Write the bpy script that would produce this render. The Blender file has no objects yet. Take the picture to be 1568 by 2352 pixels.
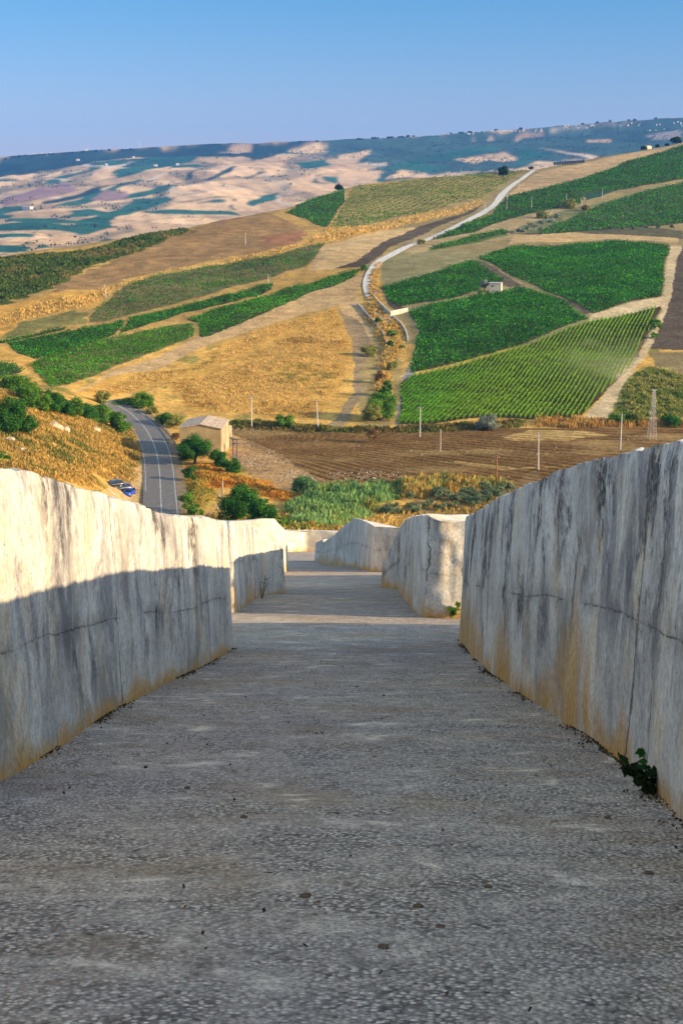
import bpy, bmesh, math, random
import numpy as np
from mathutils import Vector
# ---------------------------------------------------------------- camera, sky, sun, exposure
SC = bpy.context.scene
COL = SC.collection
F, CU, CV = 3267.0, 784.0, 1176.0            # the photo seen as 1568 x 2352 px, lens 50 mm
PITCH = math.radians(13.36); CP, SP = math.cos(PITCH), math.sin(PITCH)
cam = bpy.data.cameras.new("camera"); camo = bpy.data.objects.new("camera", cam); COL.objects.link(camo)
cam.sensor_fit = 'HORIZONTAL'; cam.sensor_width = 24.0; cam.lens = F / 1568.0 * 24.0
cam.clip_start = 0.1; cam.clip_end = 40000
camo.location = (0, 0, 0); camo.rotation_euler = (math.radians(90) - PITCH, 0, 0)
SC.camera = camo
SUN_EL = math.radians(17.0); SUN_AZ = math.radians(108.0)    # azimuth clockwise from +y (view direction)
SDIR = Vector((math.cos(SUN_EL) * math.sin(SUN_AZ), math.cos(SUN_EL) * math.cos(SUN_AZ), math.sin(SUN_EL)))
W = bpy.data.worlds.new("World"); SC.world = W; W.use_nodes = True
wt = W.node_tree; wt.nodes.clear()
sky = wt.nodes.new("ShaderNodeTexSky"); sky.sky_type = 'NISHITA'; sky.sun_disc = False
sky.sun_elevation = SUN_EL; sky.sun_rotation = SUN_AZ
sky.altitude = 300; sky.air_density = 1.0; sky.dust_density = 0.3; sky.ozone_density = 3.0
hs = wt.nodes.new("ShaderNodeHueSaturation"); hs.inputs["Saturation"].default_value = 1.0
bg = wt.nodes.new("ShaderNodeBackground"); bg.inputs["Strength"].default_value = 0.15
wo = wt.nodes.new("ShaderNodeOutputWorld")
# the lowest band of air is dusky blue, clearing with height
tcw = wt.nodes.new("ShaderNodeTexCoord"); sxz = wt.nodes.new("ShaderNodeSeparateXYZ"); rw = wt.nodes.new("ShaderNodeValToRGB"); mw = wt.nodes.new("ShaderNodeMix")
mw.data_type = 'RGBA'; mw.blend_type = 'MULTIPLY'; mw.inputs[0].default_value = 1.0
for p_, c_ in [(0.0, (.265, .245, .41)), (.045, (.225, .24, .37)), (.12, (.14, .245, .345)), (.26, (.55, .54, .50)), (.55, (1.92, 1.42, 1.00))]:
    e_ = rw.color_ramp.elements[0] if p_ == 0.0 else (rw.color_ramp.elements[1] if p_ == .045 else rw.color_ramp.elements.new(p_))
    e_.position = p_; e_.color = c_ + (1,)
wt.links.new(tcw.outputs["Generated"], sxz.inputs[0]); wt.links.new(sxz.outputs[2], rw.inputs[0])
wt.links.new(sky.outputs[0], mw.inputs[6]); wt.links.new(rw.outputs[0], mw.inputs[7])
wt.links.new(mw.outputs[2], hs.inputs["Color"]); wt.links.new(hs.outputs[0], bg.inputs["Color"]); wt.links.new(bg.outputs[0], wo.inputs[0])
sl = bpy.data.lights.new("sun", 'SUN'); sl.energy = 3.4; sl.angle = math.radians(0.5); sl.color = (1.0, 0.78, 0.48)
so = bpy.data.objects.new("sun", sl); COL.objects.link(so); so.rotation_euler = (-SDIR).to_track_quat('-Z', 'Y').to_euler()
VS = SC.view_settings; SC.display_settings.display_device = 'sRGB'
VS.view_transform = 'Standard'; VS.look = 'None'; VS.gamma = 1.0; VS.use_curve_mapping = False; VS.exposure = 1.55
SC.cycles.max_bounces = 5; SC.cycles.diffuse_bounces = 3; SC.cycles.glossy_bounces = 2; SC.cycles.transmission_bounces = 3
SC.cycles.volume_bounces = 0; SC.cycles.use_denoising = True
try: SC.cycles.use_adaptive_sampling = True; SC.cycles.adaptive_threshold = 0.02
except Exception: pass

# ---------------------------------------------------------------- numeric helpers
HAZE = 5.6e-5
RNG = np.random.default_rng(7); random.seed(7)
def _h(i, j, k, s):
    n = (i * 374761393 + j * 668265263 + k * 2147483647 + s * 1274126177) & 0xFFFFFFFF
    n = ((n ^ (n >> 13)) * 1274126177) & 0xFFFFFFFF
    return ((n ^ (n >> 16)) & 0xFFFF) / 65535.0
def vn(x, y, z=0.0, seed=0):
    x, y, z = np.broadcast_arrays(np.asarray(x, float), np.asarray(y, float), np.asarray(z, float))
    xi, yi, zi = np.floor(x).astype(np.int64), np.floor(y).astype(np.int64), np.floor(z).astype(np.int64)
    fx, fy, fz = x - xi, y - yi, z - zi
    fx, fy, fz = [f * f * (3 - 2 * f) for f in (fx, fy, fz)]
    r = 0
    for a in (0, 1):
        for b in (0, 1):
            for c in (0, 1):
                r = r + _h(xi + a, yi + b, zi + c, seed) * (fx if a else 1 - fx) * (fy if b else 1 - fy) * (fz if c else 1 - fz)
    return r * 2 - 1
def fbm(x, y, z=0.0, o=4, seed=0, g=0.5):
    r, a, t = 0, 1.0, 0
    for k in range(o):
        r = r + a * vn(np.asarray(x) * 2 ** k, np.asarray(y) * 2 ** k, np.asarray(z) * 2 ** k, seed + k); t += a; a *= g
    return r / t
def sstep(a, b, x):
    t = np.clip((x - a) / float(b - a), 0, 1); return t * t * (3 - 2 * t)
def kz(v):                                   # image row -> slope z/y of its ray
    k = (CV - np.asarray(v, float)) / F
    return (k * CP - SP) / (CP + k * SP)
def project(x, y, z):
    d = y * CP - z * SP
    return CU + F * x / d, CV - F * (y * SP + z * CP) / d
def ray(u, v):                               # (x/y, z/y)
    m = kz(v); return (u - CU) / F * (CP - m * SP), m

# ---------------------------------------------------------------- the lie of the land
H0, SL = 1.2, 0.273
PY = [(19, None), (22.7, 1417), (32, 1357), (40, 1333), (50, 1313.5), (68, 1295), (90, 1278), (111, 1267), (130, 1257), (160, 1240), (210, 1221), (262, 1203),
      (285, 1160), (305, 1112), (335, 1050), (372, 986), (388, 966), (428, 900), (497, 800), (580, 700), (650, 645), (720, 600),
      (830, 540), (940, 500), (1070, 445), (1200, 400), (1450, 330), (1700, 275)]
_py = np.array([-60.0, 0.0, 19.0] + [p[0] for p in PY[1:]])
_pz = np.array([-H0 + 60 * SL, -H0, -H0 - 19 * SL] + [p[0] * float(kz(p[1])) for p in PY[1:]])
_gy = np.concatenate([np.arange(-60, 150, 0.5), np.arange(150, 1701, 2.0)])
_gz = np.interp(_gy, _py, _pz)
def _smooth(y, z):
    out = z.copy()
    for n in range(40):
        zz = out.copy(); zz[1:-1] = 0.25 * out[:-2] + 0.5 * out[1:-1] + 0.25 * out[2:]
        out = zz
    return out
_gz2 = _smooth(_gy, _gz)
def floor_z(y): return np.interp(y, _gy, _gz2)
_AU = [-2500, -300, 0, 60, 120, 170, 210, 245, 270, 290, 305, 320, 9000]; _AV = [1.3, 1.3, 1.0, .88, .72, .56, .40, .22, .11, .045, .015, 0, 0]
_BY = [170, 205, 235, 270, 300, 335, 380, 430, 500, 560]; _BV = [0, 4.5, 9.5, 14, 17.2, 17.5, 11, 4.5, 1, 0]
_RU = [-3000, -400, 0, 100, 200, 300, 400, 500, 600, 660, 720, 800, 900, 1000, 1100, 1200, 1300, 1400, 1480, 1568, 1800, 2400, 5000]
_RV = [600, 598, 590, 574, 560, 545, 528, 506, 487, 477, 455, 429, 411, 404, 396, 388, 373, 352, 336, 316, 296, 285, 280]
_vy = np.array([p[0] for p in PY[14:]], float); _vv = np.array([p[1] for p in PY[14:]], float)
_TU = [-3000, 0, 50, 150, 250, 350, 500, 650, 730, 850, 1000, 1100, 1200, 1350, 1450, 1568, 2500]
_TV = [372, 366, 356, 350, 343, 338, 328, 325, 322, 316, 308, 299, 292, 280, 272, 265, 250]
_FY = [1500, 2300, 3000, 4000, 5000, 5700, 6000, 6120, 7500, 9500]; _FG = [1.25, 1.0, .78, .5, .25, .11, .085, 0.005, 0, 0.02]
def terr(x, y):
    x, y = np.broadcast_arrays(np.asarray(x, float), np.asarray(y, float))
    w = x / np.maximum(y, 25.0); U = CU + F * w * 0.985
    z = floor_z(np.minimum(y, 1690))
    out = sstep(140, 190, y)
    z = z - 0.35 * (1 - sstep(118, 140, y))
    z = z + np.interp(U, _AU, _AV) * np.interp(y, _BY, _BV)
    amp = sstep(200, 260, y) * (1 - 0.75 * sstep(330, 372, y)) * (np.interp(U, [200, 330], [1, .15])) + 2.2 * sstep(380, 520, y)
    z = z + amp * fbm(x / 70, y / 70, 0, 3, 11) + 0.25 * sstep(160, 230, y) * sstep(330, 240, U) * fbm(x / 6, y / 6, 0, 3, 12)
    z = z + sstep(470, 600, y) * sstep(860, 700, U) * (1.3 * fbm(x / 24, y / 30, 0, 4, 13)) + sstep(380, 420, y) * sstep(880, 800, U) * .35 * fbm(x / 7, y / 9, 0, 3, 14)
    # gully of the winding track's stream, terraces
    vr = np.interp(U, _RU, _RV); Yr = np.interp(-vr, -_vv, _vy)
    zr = floor_z(Yr); bk = zr + 0.5 - 0.11 * (y - Yr) - 0.00006 * np.maximum(y - Yr, 0) ** 2 + 1.2 * fbm(x / 25, y / 25, 0, 3, 21)
    r = 5.0; d = np.clip(0.5 + 0.5 * (bk - z) / r, 0, 1)
    z = bk + (z - bk) * d - r * d * (1 - d) * sstep(600, 700, y)
    far = np.asarray(y) > 1450
    if np.any(far):
        vt = np.interp(U, _TU, _TV); g = np.interp(y, _FY, _FG)
        wob = 1 + 0.0 * y
        yy = y + 160 * fbm(x / 700, y / 3000, 0, 3, 31) * sstep(4500, 5800, y)
        g = np.interp(yy, _FY, _FG)
        zf = np.minimum(y, 6150) * kz(vt + (592 - vt) * g)
        m = sstep(1900, 2600, y) * (1 - sstep(5500, 5950, yy))
        rid = 1 - np.abs(fbm(x / 520 + 0.3 * y / 520, y / 900, 0, 3, 33)) * 2
        zf = zf + m * (10 * fbm(x / 420, y / 700, 0, 4, 32) + 11 * rid - 7) + (1 - m) * 5 * sstep(5900, 6200, yy) * fbm(x / 90, y / 200, 0, 3, 35)
        zf = np.where(y < 2300, zf - (2300 - y) * 0.02, zf)
        z = np.where(far, np.maximum(z, zf), z)
    return z
def at(u, v, y0=150.0, y1=9000.0):           # the ground point seen at a pixel
    w, m = ray(u, v)
    ys = np.geomspace(y0, y1, int(150 + 420 * math.log(y1 / y0))); dz = terr(ys * w, ys) - ys * m
    hit = np.nonzero(dz >= 0)[0]
    i = hit[0] if len(hit) else int(np.argmax(dz / ys))
    if len(hit) and i > 0:
        t = dz[i - 1] / (dz[i - 1] - dz[i]) ; y = ys[i - 1] + (ys[i] - ys[i - 1]) * t
    else: y = ys[i]
    return np.array([y * w, y, float(terr(y * w, y))])
def poly(pts, y0=150.0, y1=1900.0): return np.array([at(u, v, y0, y1)[:2] for u, v in pts])
def inpoly(P, x, y):
    x = np.asarray(x, float); y = np.asarray(y, float); r = np.zeros(x.shape, bool); n = len(P)
    for i in range(n):
        x1, y1 = P[i]; x2, y2 = P[(i + 1) % n]
        if y1 == y2: continue
        c = (y1 > y) != (y2 > y)
        r ^= c & (x < (x2 - x1) * (y - y1) / (y2 - y1) + x1)
    return r
def edgedist(P, x, y):
    d = np.full(np.shape(x), 1e9); n = len(P)
    for i in range(n):
        ax, ay = P[i]; bx, by = P[(i + 1) % n]; dx, dy = bx - ax, by - ay
        t = np.clip(((x - ax) * dx + (y - ay) * dy) / (dx * dx + dy * dy + 1e-9), 0, 1)
        d = np.minimum(d, np.hypot(x - ax - t * dx, y - ay - t * dy))
    return d
def Z3(pts, s=0.5038, o=(0, 533)): return [(o[0] + a * s, o[1] + b * s) for a, b in pts]
Z4 = lambda pts: Z3(pts, 0.5038, (778, 533))
Z2 = lambda pts: Z3(pts, 0.5038, (778, 220))
Z1 = lambda pts: Z3(pts, 0.5038, (0, 220))

# ---------------------------------------------------------------- building helpers
def tag(o, label=None, cat=None, group=None, kind=None):
    if label: o["label"] = label
    if cat: o["category"] = cat
    if group: o["group"] = group
    if kind: o["kind"] = kind
    return o
def empty(name, loc=(0, 0, 0), rz=0.0, label=None, cat=None, group=None):
    o = bpy.data.objects.new(name, None); COL.objects.link(o); o.location = loc; o.rotation_euler = (0, 0, rz)
    return tag(o, label, cat, group)
def npmesh(name, V, Fc, mat=None, parent=None, smooth=False, attrs=None, loc=None):
    """V (n,3), Fc (m,4|3) int arrays -> one object"""
    me = bpy.data.meshes.new(name); V = np.asarray(V, np.float32); Fc = np.asarray(Fc, np.int32)
    me.vertices.add(len(V)); me.vertices.foreach_set("co", V.ravel())
    k = Fc.shape[1]; me.loops.add(Fc.size); me.loops.foreach_set("vertex_index", Fc.ravel())
    me.polygons.add(len(Fc)); me.polygons.foreach_set("loop_start", np.arange(0, Fc.size, k, dtype=np.int32))
    me.polygons.foreach_set("loop_total", np.full(len(Fc), k, np.int32))
    if smooth: me.polygons.foreach_set("use_smooth", np.ones(len(Fc), bool))
    for an, av in (attrs or {}).items():
        av = np.asarray(av, np.float32)
        if av.ndim == 2:
            a = me.attributes.new(an, 'FLOAT_COLOR', 'POINT')
            if av.shape[1] == 3: av = np.concatenate([av, np.ones((len(av), 1), np.float32)], 1)
            a.data.foreach_set("color", av.ravel())
        else:
            a = me.attributes.new(an, 'FLOAT', 'POINT'); a.data.foreach_set("value", av)
    me.update(calc_edges=True); me.validate()
    if mat: me.materials.append(mat)
    o = bpy.data.objects.new(name, me); COL.objects.link(o)
    if parent: o.parent = parent
    if loc is not None: o.location = loc
    return o
class MB:
    """collects boxes, bars, tubes; build() links ONE mesh object"""
    def __init__(s): s.v = []; s.f = []
    def box(s, c, d, rz=0.0, tilt=None):
        b = len(s.v); ca, sa = math.cos(rz), math.sin(rz)
        for sx, sy, sz in [(-1,-1,-1),(1,-1,-1),(1,1,-1),(-1,1,-1),(-1,-1,1),(1,-1,1),(1,1,1),(-1,1,1)]:
            x, y, z = sx*d[0]/2, sy*d[1]/2, sz*d[2]/2
            s.v.append((c[0]+x*ca-y*sa, c[1]+x*sa+y*ca, c[2]+z))
        s.f += [[b+i for i in q] for q in [(0,3,2,1),(4,5,6,7),(0,1,5,4),(1,2,6,5),(2,3,7,6),(3,0,4,7)]]
        return s
    def tube(s, p, q, r0, r1=None, n=8):
        r1 = r0 if r1 is None else r1; p, q = Vector(p), Vector(q); d = (q - p).normalized()
        a = d.orthogonal().normalized(); c = d.cross(a); b = len(s.v)
        for i in range(n):
            t = 2*math.pi*i/n; o = a*math.cos(t) + c*math.sin(t)
            s.v.append(tuple(p+o*r0)); s.v.append(tuple(q+o*r1))
        for i in range(n):
            j = (i+1) % n; s.f.append([b+2*i, b+2*j, b+2*j+1, b+2*i+1])
        s.f.append([b+2*i for i in range(n)][::-1]); s.f.append([b+2*i+1 for i in range(n)])
        return s
    def raw(s, vs, fs):
        b = len(s.v); s.v += [tuple(v) for v in vs]; s.f += [[b+i for i in f] for f in fs]; return s
    def build(s, name, mat, parent=None, bevel=0.0, smooth=False):
        me = bpy.data.meshes.new(name); me.from_pydata(s.v, [], s.f)
        bm = bmesh.new(); bm.from_mesh(me)
        bmesh.ops.recalc_face_normals(bm, faces=bm.faces)
        if bevel: bmesh.ops.bevel(bm, geom=bm.edges[:], offset=bevel, segments=2, affect='EDGES', clamp_overlap=True)
        bm.to_mesh(me); bm.free()
        if smooth: me.polygons.foreach_set("use_smooth", [True]*len(me.polygons))
        if mat: me.materials.append(mat)
        o = bpy.data.objects.new(name, me); COL.objects.link(o)
        if parent: o.parent = parent
        return o
def copy_tree(o, parent=None):
    c = o.copy(); COL.objects.link(c)
    if parent: c.parent = parent
    for ch in list(o.children): copy_tree(ch, c)
    return c
def leafquads(C, size, color, up=0.35, aspect=0.7, rng=RNG, vertical=False):
    """random small quads -> V, F, colours"""
    n = len(C); size = np.broadcast_to(np.asarray(size, float), (n,))
    if vertical:
        th = rng.uniform(0, np.pi, n); a = np.stack([np.cos(th), np.sin(th), np.zeros(n)], 1)
        b = np.stack([rng.normal(0, .22, n), rng.normal(0, .22, n), np.ones(n)], 1)
    else:
        nm = rng.normal(size=(n, 3)); nm[:, 2] = np.abs(nm[:, 2]) + up; nm /= np.linalg.norm(nm, axis=1)[:, None]
        t = rng.normal(size=(n, 3)); a = np.cross(nm, t); a /= np.linalg.norm(a, axis=1)[:, None] + 1e-9; b = np.cross(nm, a)
    a = a * (size * 0.5 * aspect)[:, None]; b = b * (size * 0.5)[:, None]
    V = np.empty((n, 4, 3))
    if vertical:                       # blades: wide foot, narrow tip
        V[:, 0] = C - a - b; V[:, 1] = C + a - b; V[:, 2] = C + a * .25 + b; V[:, 3] = C - a * .25 + b
    else:
        V[:, 0] = C - b; V[:, 1] = C + a; V[:, 2] = C + b; V[:, 3] = C - a
    return V.reshape(-1, 3), np.arange(n * 4).reshape(-1, 4), np.repeat(color, 4, axis=0)

# ---------------------------------------------------------------- node helpers
class NT:
    def __init__(s, name):
        s.m = bpy.data.materials.new(name); s.m.use_nodes = True; s.t = s.m.node_tree; s.t.nodes.clear()
    def add(s, typ, props=None, **ins):
        n = s.t.nodes.new(typ)
        for k, v in (props or {}).items(): setattr(n, k, v)
        for k, v in ins.items(): s.set(n, k.replace("_", " "), v)
        return n
    def set(s, n, k, v):
        i = n.inputs[int(k[1:])] if k[0] == "#" else n.inputs[k]
        if isinstance(v, bpy.types.NodeSocket): s.t.links.new(v, i)
        elif isinstance(v, bpy.types.Node): s.t.links.new(v.outputs[0], i)
        else: i.default_value = (tuple(v) + (1.0,) if isinstance(v, (tuple, list)) and len(v) == 3 and i.type == 'RGBA' else v)
    def math(s, op, a, b=0.0, clamp=False):
        n = s.t.nodes.new("ShaderNodeMath"); n.operation = op; n.use_clamp = clamp
        s.set(n, "#0", a); s.set(n, "#1", b); return n.outputs[0]
    def mix(s, f, a, b, blend='MIX'):
        n = s.t.nodes.new("ShaderNodeMix"); n.data_type = 'RGBA'; n.blend_type = blend
        s.set(n, "#0", f); s.set(n, "#6", a); s.set(n, "#7", b); return n.outputs[2]
    def ramp(s, f, stops, interp='LINEAR'):
        n = s.t.nodes.new("ShaderNodeValToRGB"); s.set(n, "Fac", f); cr = n.color_ramp; cr.interpolation = interp
        while len(cr.elements) < len(stops): cr.elements.new(0.5)
        for e, (p, c) in zip(cr.elements, stops):
            e.position = p; e.color = (c, c, c, 1) if not isinstance(c, (tuple, list)) else tuple(c) + (1,)
        return n.outputs[0]
    def coord(s, scale=(1, 1, 1), rot=(0, 0, 0)):
        tc = s.t.nodes.new("ShaderNodeTexCoord"); mp = s.t.nodes.new("ShaderNodeMapping")
        s.t.links.new(tc.outputs["Object"], mp.inputs["Vector"]); mp.inputs["Scale"].default_value = scale; mp.inputs["Rotation"].default_value = rot
        return mp.outputs[0]
    def noise(s, vec, scale=1.0, detail=4.0, rough=0.55, dist=0.0):
        return s.add("ShaderNodeTexNoise", Vector=vec, Scale=scale, Detail=detail, Roughness=rough, Distortion=dist).outputs[0]
    def attr(s, name, col=False):
        n = s.t.nodes.new("ShaderNodeAttribute"); n.attribute_name = name; return n.outputs["Color" if col else "Fac"]
    def bump(s, h, strength=0.5, dist=0.1, normal=None):
        n = s.add("ShaderNodeBump", Strength=strength, Distance=dist, Height=h)
        if normal is not None: s.set(n, "Normal", normal)
        return n.outputs[0]
    def out(s, base, rough=0.9, normal=None, spec=0.2, metal=0.0, **kw):
        b = s.t.nodes.new("ShaderNodeBsdfPrincipled"); s.set(b, "Base Color", base); s.set(b, "Roughness", rough)
        s.set(b, "Specular IOR Level", spec); s.set(b, "Metallic", metal)
        if normal is not None: s.set(b, "Normal", normal)
        for k, v in kw.items(): s.set(b, k.replace("_", " "), v)
        o = s.t.nodes.new("ShaderNodeOutputMaterial"); s.t.links.new(b.outputs[0], o.inputs[0]); return s.m
def plain(name, c, rough=0.8, var=0.25, scale=3.0, metal=0.0, spec=0.3, bump=0.0):
    t = NT(name); n = t.noise(t.coord(), scale, 5)
    f = t.ramp(n, [(0.3, 1 - var), (0.7, 1 + var)])
    return t.out(t.mix(1.0, c, f, 'MULTIPLY'), rough, t.bump(n, bump, 0.02) if bump else None, spec, metal)
def leafmat(name, trans=0.3):
    t = NT(name); c = t.attr("tint", True)
    d = t.add("ShaderNodeBsdfDiffuse", Color=c); tr = t.add("ShaderNodeBsdfTranslucent", Color=c)
    mx = t.t.nodes.new("ShaderNodeMixShader"); mx.inputs[0].default_value = trans
    t.t.links.new(d.outputs[0], mx.inputs[1]); t.t.links.new(tr.outputs[0], mx.inputs[2])
    o = t.t.nodes.new("ShaderNodeOutputMaterial"); t.t.links.new(mx.outputs[0], o.inputs[0]); return t.m
M_LEAF = leafmat("foliage", 0.3); M_DRY = leafmat("dry_grass", 0.35)

# ---------------------------------------------------------------- the air: one closed box of thin blue haze
hz = NT("haze_air"); pv = hz.add("ShaderNodeVolumePrincipled", Color=(.13, .40, 1.0), Density=HAZE, Anisotropy=0.0)
ho = hz.t.nodes.new("ShaderNodeOutputMaterial"); hz.t.links.new(pv.outputs[0], ho.inputs["Volume"])
tag(MB().box((0, 4800, -40), (17000, 10400, 700)).build("haze", hz.m), "thin blue summer haze over the valley", "haze", None, "stuff")
# ---------------------------------------------------------------- the ground: one sheet of hills with its land cover
GOLD=(.43,.245,.06); STRAW=(.56,.36,.10); TAN=(.42,.285,.135); PALE=(.45,.34,.195); BROWN=(.25,.15,.065); RED=(.27,.13,.065)
TILL=(.18,.10,.038); DARK=(.095,.072,.05); SOIL=(.105,.085,.05); OLIVE=(.17,.15,.05); SCRUB=(.075,.085,.022); ORANGE=(.47,.20,.035)
GRASS=(.09,.13,.03); GREYS=(.22,.19,.16)
VINEY = {}                                   # vineyard outlines, reused for the planting
VINEY['mid_dark'] = Z3([(400,412),(440,350),(520,285),(620,225),(720,195),(900,165),(1100,130),(1300,95),(1480,52),(1440,110),(1390,158),(1300,180),(1180,222),(1000,268),(850,308),(700,350),(560,385),(480,408)])
VINEY['strip_a'] = [(19,789),(150,762),(286,734),(289,735),(262,768),(180,796),(81,824),(42,812)]
VINEY['strip_b'] = [(302,730),(431,701),(539,675),(628,650),(622,664),(539,692),(431,716),(345,742),(272,766)]
VINEY['strip_c'] = [(70,838),(135,805),(216,784),(270,773),(377,749),(444,742),(446,771),(377,799),(270,838),(189,872),(116,890),(88,862)]
VINEY['strip_d'] = [(428,734),(539,699),(647,666),(755,636),(828,617),(809,638),(701,676),(593,725),(485,770),(460,775),(456,742)]
VINEY['sliver'] = Z3([(-30,500),(300,432),(290,446),(0,506)])
VINEY['corner'] = Z3([(-30,598),(60,602),(105,632),(40,652),(-30,668)])
VINEY['hut_block'] = Z4([(200,250),(400,195),(610,132),(700,185),(755,218),(640,255),(560,290),(430,315),(270,342),(215,295)])
VINEY['big_block'] = Z4([(635,118),(800,64),(1000,64),(1250,38),(1505,62),(1480,150),(1472,290),(1300,322),(1160,370),(1070,320),(900,245),(760,185)])
VINEY['mid_block'] = Z4([(315,365),(500,318),(600,295),(740,275),(830,250),(960,290),(1135,395),(1000,440),(860,500),(700,550),(560,590),(320,642),(340,560),(365,450),(350,410)])
VINEY['striped'] = Z4([(278,688),(320,660),(560,606),(860,516),(1140,410),(1300,378),(1470,338),(1440,400),(1400,480),(1345,600),(1250,690),(1100,840),(1000,850),(880,855),(700,842),(560,852),(400,880),(275,875),(285,780)])
VINEY['ridge_rows'] = Z2([(0,608),(-38,595),(0,530),(70,412),(200,402),(360,382),(560,358),(690,350),(860,338),(780,385),(700,440),(640,470),(500,500),(350,540),(200,570),(50,604)])
VINEY['ridge_left'] = [(655,489),(700,463),(745,444),(792,431),(792,460),(775,482),(748,521),(700,501)]
VINEY['far_strip'] = Z2([(425,652),(560,590),(700,540),(720,510),(780,455),(900,428),(1100,378),(1300,303),(1568,222),(1660,190),(1660,350),(1568,378),(1300,425),(1120,445),(1100,490),(900,530),(780,560),(600,625),(430,655)])
VINEY['right_big'] = Z2([(900,632),(1000,580),(1180,500),(1300,462),(1568,392),(1660,380),(1660,570),(1450,592),(1300,600),(1100,618)])
VINEY['lane_bit'] = Z2([(420,690),(560,650),(740,605),(780,620),(700,640),(560,675),(430,700)])
VW = {k: poly(p, 380, 1700) for k, p in VINEY.items()}
CV_ = []                                     # (polygon, colour, edge wobble in m)
def cover(pts, c, y0=380, y1=1700, wob=1.0): CV_.append((poly(pts, y0, y1), c, wob))
cover(Z3([(-60,120),(150,105),(300,95),(480,60),(640,10),(800,-15),(900,-10),(830,15),(700,62),(560,112),(420,152),(330,205),(250,255),(100,300),(-60,345)]), SCRUB, 500, 1300, 5)
cover(Z3([(820,10),(1000,-70),(1200,-90),(1390,-20),(1380,30),(1290,65),(1100,105),(900,140),(720,180),(560,215),(420,270),(200,330),(250,255),(330,205),(560,112),(700,62)]), BROWN, 500, 1300, 3)
cover(Z3([(1180,60),(1250,10),(1390,-5),(1385,30),(1300,60)]), RED, 500, 1300, 5)
cover(Z3([(-60,480),(20,470),(100,410),(330,355),(410,370),(380,412),(200,440),(40,482)]), OLIVE, 400, 1000, 3)
cover(Z3([(-60,345),(150,300),(330,260),(500,270),(430,350),(330,352),(100,405),(20,470),(-60,480)]), GOLD, 400, 1000, 3)
cover([(705,622),(745,562),(880,527),(962,520),(905,545),(830,600),(775,617)], TAN, 450, 1200, 1)
cover([(765,617),(820,600),(895,547),(955,522),(1110,466),(1080,490),(990,528),(900,565),(835,612)], DARK, 450, 1300, 1)
cover([(880,590),(945,570),(1080,580),(1170,568),(1085,600),(960,640),(882,655),(872,625)], (.22,.19,.09), 450, 1200, 1)
cover([(960,540),(1060,522),(1190,495),(1300,480),(1250,515),(1190,545),(1080,560),(940,585),(930,572)], (.30,.22,.11), 450, 1300, 2)
cover([(985,568),(1060,550),(1160,528),(1165,540),(1080,560),(990,576)], GRASS, 450, 1300, 1)
cover([(1190,520),(1290,482),(1420,458),(1400,470),(1300,500),(1215,545)], (.15,.15,.07), 500, 1400, 2)
cover([(1170,535),(1300,530),(1450,545),(1568,548),(1568,530),(1450,520),(1310,524),(1230,540)], (.10,.09,.05), 500, 1400, 1)
cover([(1180,540),(1300,533),(1560,546),(1560,556),(1400,548),(1170,560)], TAN, 500, 1400, 1)
cover(Z2([(770,452),(880,362),(1010,325),(1150,300),(1568,185),(1660,165),(1660,200),(1568,222),(1300,300),(1100,377),(900,427)]), (.36,.245,.13), 700, 1700, 1)
cover(Z2([(1110,445),(1200,400),(1310,415),(1240,440),(1130,475)]), (.03,.07,.04), 700, 1700, 1)
cover(Z4([(1568,55),(1535,120),(1515,300),(1440,480),(1420,530),(1660,545),(1660,60)]), DARK, 380, 1200, 1)
cover(Z4([(1225,845),(1290,700),(1350,640),(1420,612),(1500,625),(1660,680),(1660,850)]), (.23,.20,.055), 370, 900, 2)
cover(Z4([(1415,545),(1660,550),(1660,690),(1500,625),(1430,610)]), (.20,.15,.07), 380, 900, 2)
cover(Z4([(1105,852),(1250,690),(1345,600),(1410,480),(1450,400),(1478,340),(1500,300),(1480,280),(1490,150),(1515,60),(1568,60),(1540,120),(1515,300),(1445,480),(1400,560),(1300,690),(1225,848)]), PALE, 370, 1200, .6)
cover(Z4([(1150,375),(1300,328),(1475,292),(1510,300),(1480,345),(1310,382),(1140,412)]), PALE, 380, 1200, 1)
for a, b in (('mid_block','striped'),):
    pass
cover([(905,975),(925,865),(945,820),(962,770),(948,735),(938,715),(958,712),(975,760),(955,860),(935,880),(918,960),(935,985)], GREYS, 370, 900, .5)
cover([(868,655),(880,668),(890,700),(905,712),(935,708),(912,703),(893,680),(880,662)], DARK, 400, 900, .4)
cover([(1085,595),(1100,598),(1200,655),(1360,715),(1345,722),(1190,665),(1140,650)], DARK, 400, 900, .4)
cover([(935,708),(1080,678),(1150,660),(1200,655),(1195,665),(1150,672),(1085,685),(940,718)], (.28,.22,.12), 400, 900, .5)
cover([(232,1150),(250,1112),(290,1100),(318,1062),(336,1060),(330,1180),(260,1180)], TAN, 200, 420, .6)
# the bare track edges of the golden field and its tyre lines
cover([(165,900),(250,850),(380,812),(500,745),(640,690),(780,652),(835,625),(850,690),(865,740),(862,800),(820,770),(780,700),(700,720),(620,745),(480,790),(350,855),(200,905)], (.42,.275,.13), 380, 900, 1)
cover([(275,905),(380,868),(460,850),(600,790),(720,722),(745,722),(610,805),(470,862),(385,878),(310,905)], PALE, 380, 900, .6)
cover([(740,985),(780,950),(810,900),(815,840),(800,780),(770,705),(830,740),(860,790),(852,850),(840,900),(800,960),(780,985)], (.25,.175,.095), 370, 900, 1)
cover([(165,905),(240,868),(300,855),(430,845),(500,790),(620,745),(740,715),(775,700),(812,790),(805,850),(760,930),(740,965),(600,950),(430,945),(380,885),(270,910)], GOLD, 370, 900, 1)
cover([(830,870),(850,800),(868,760),(905,800),(925,860),(905,930),(890,985),(830,985)], (.26,.19,.075), 370, 900, 2)
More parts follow.
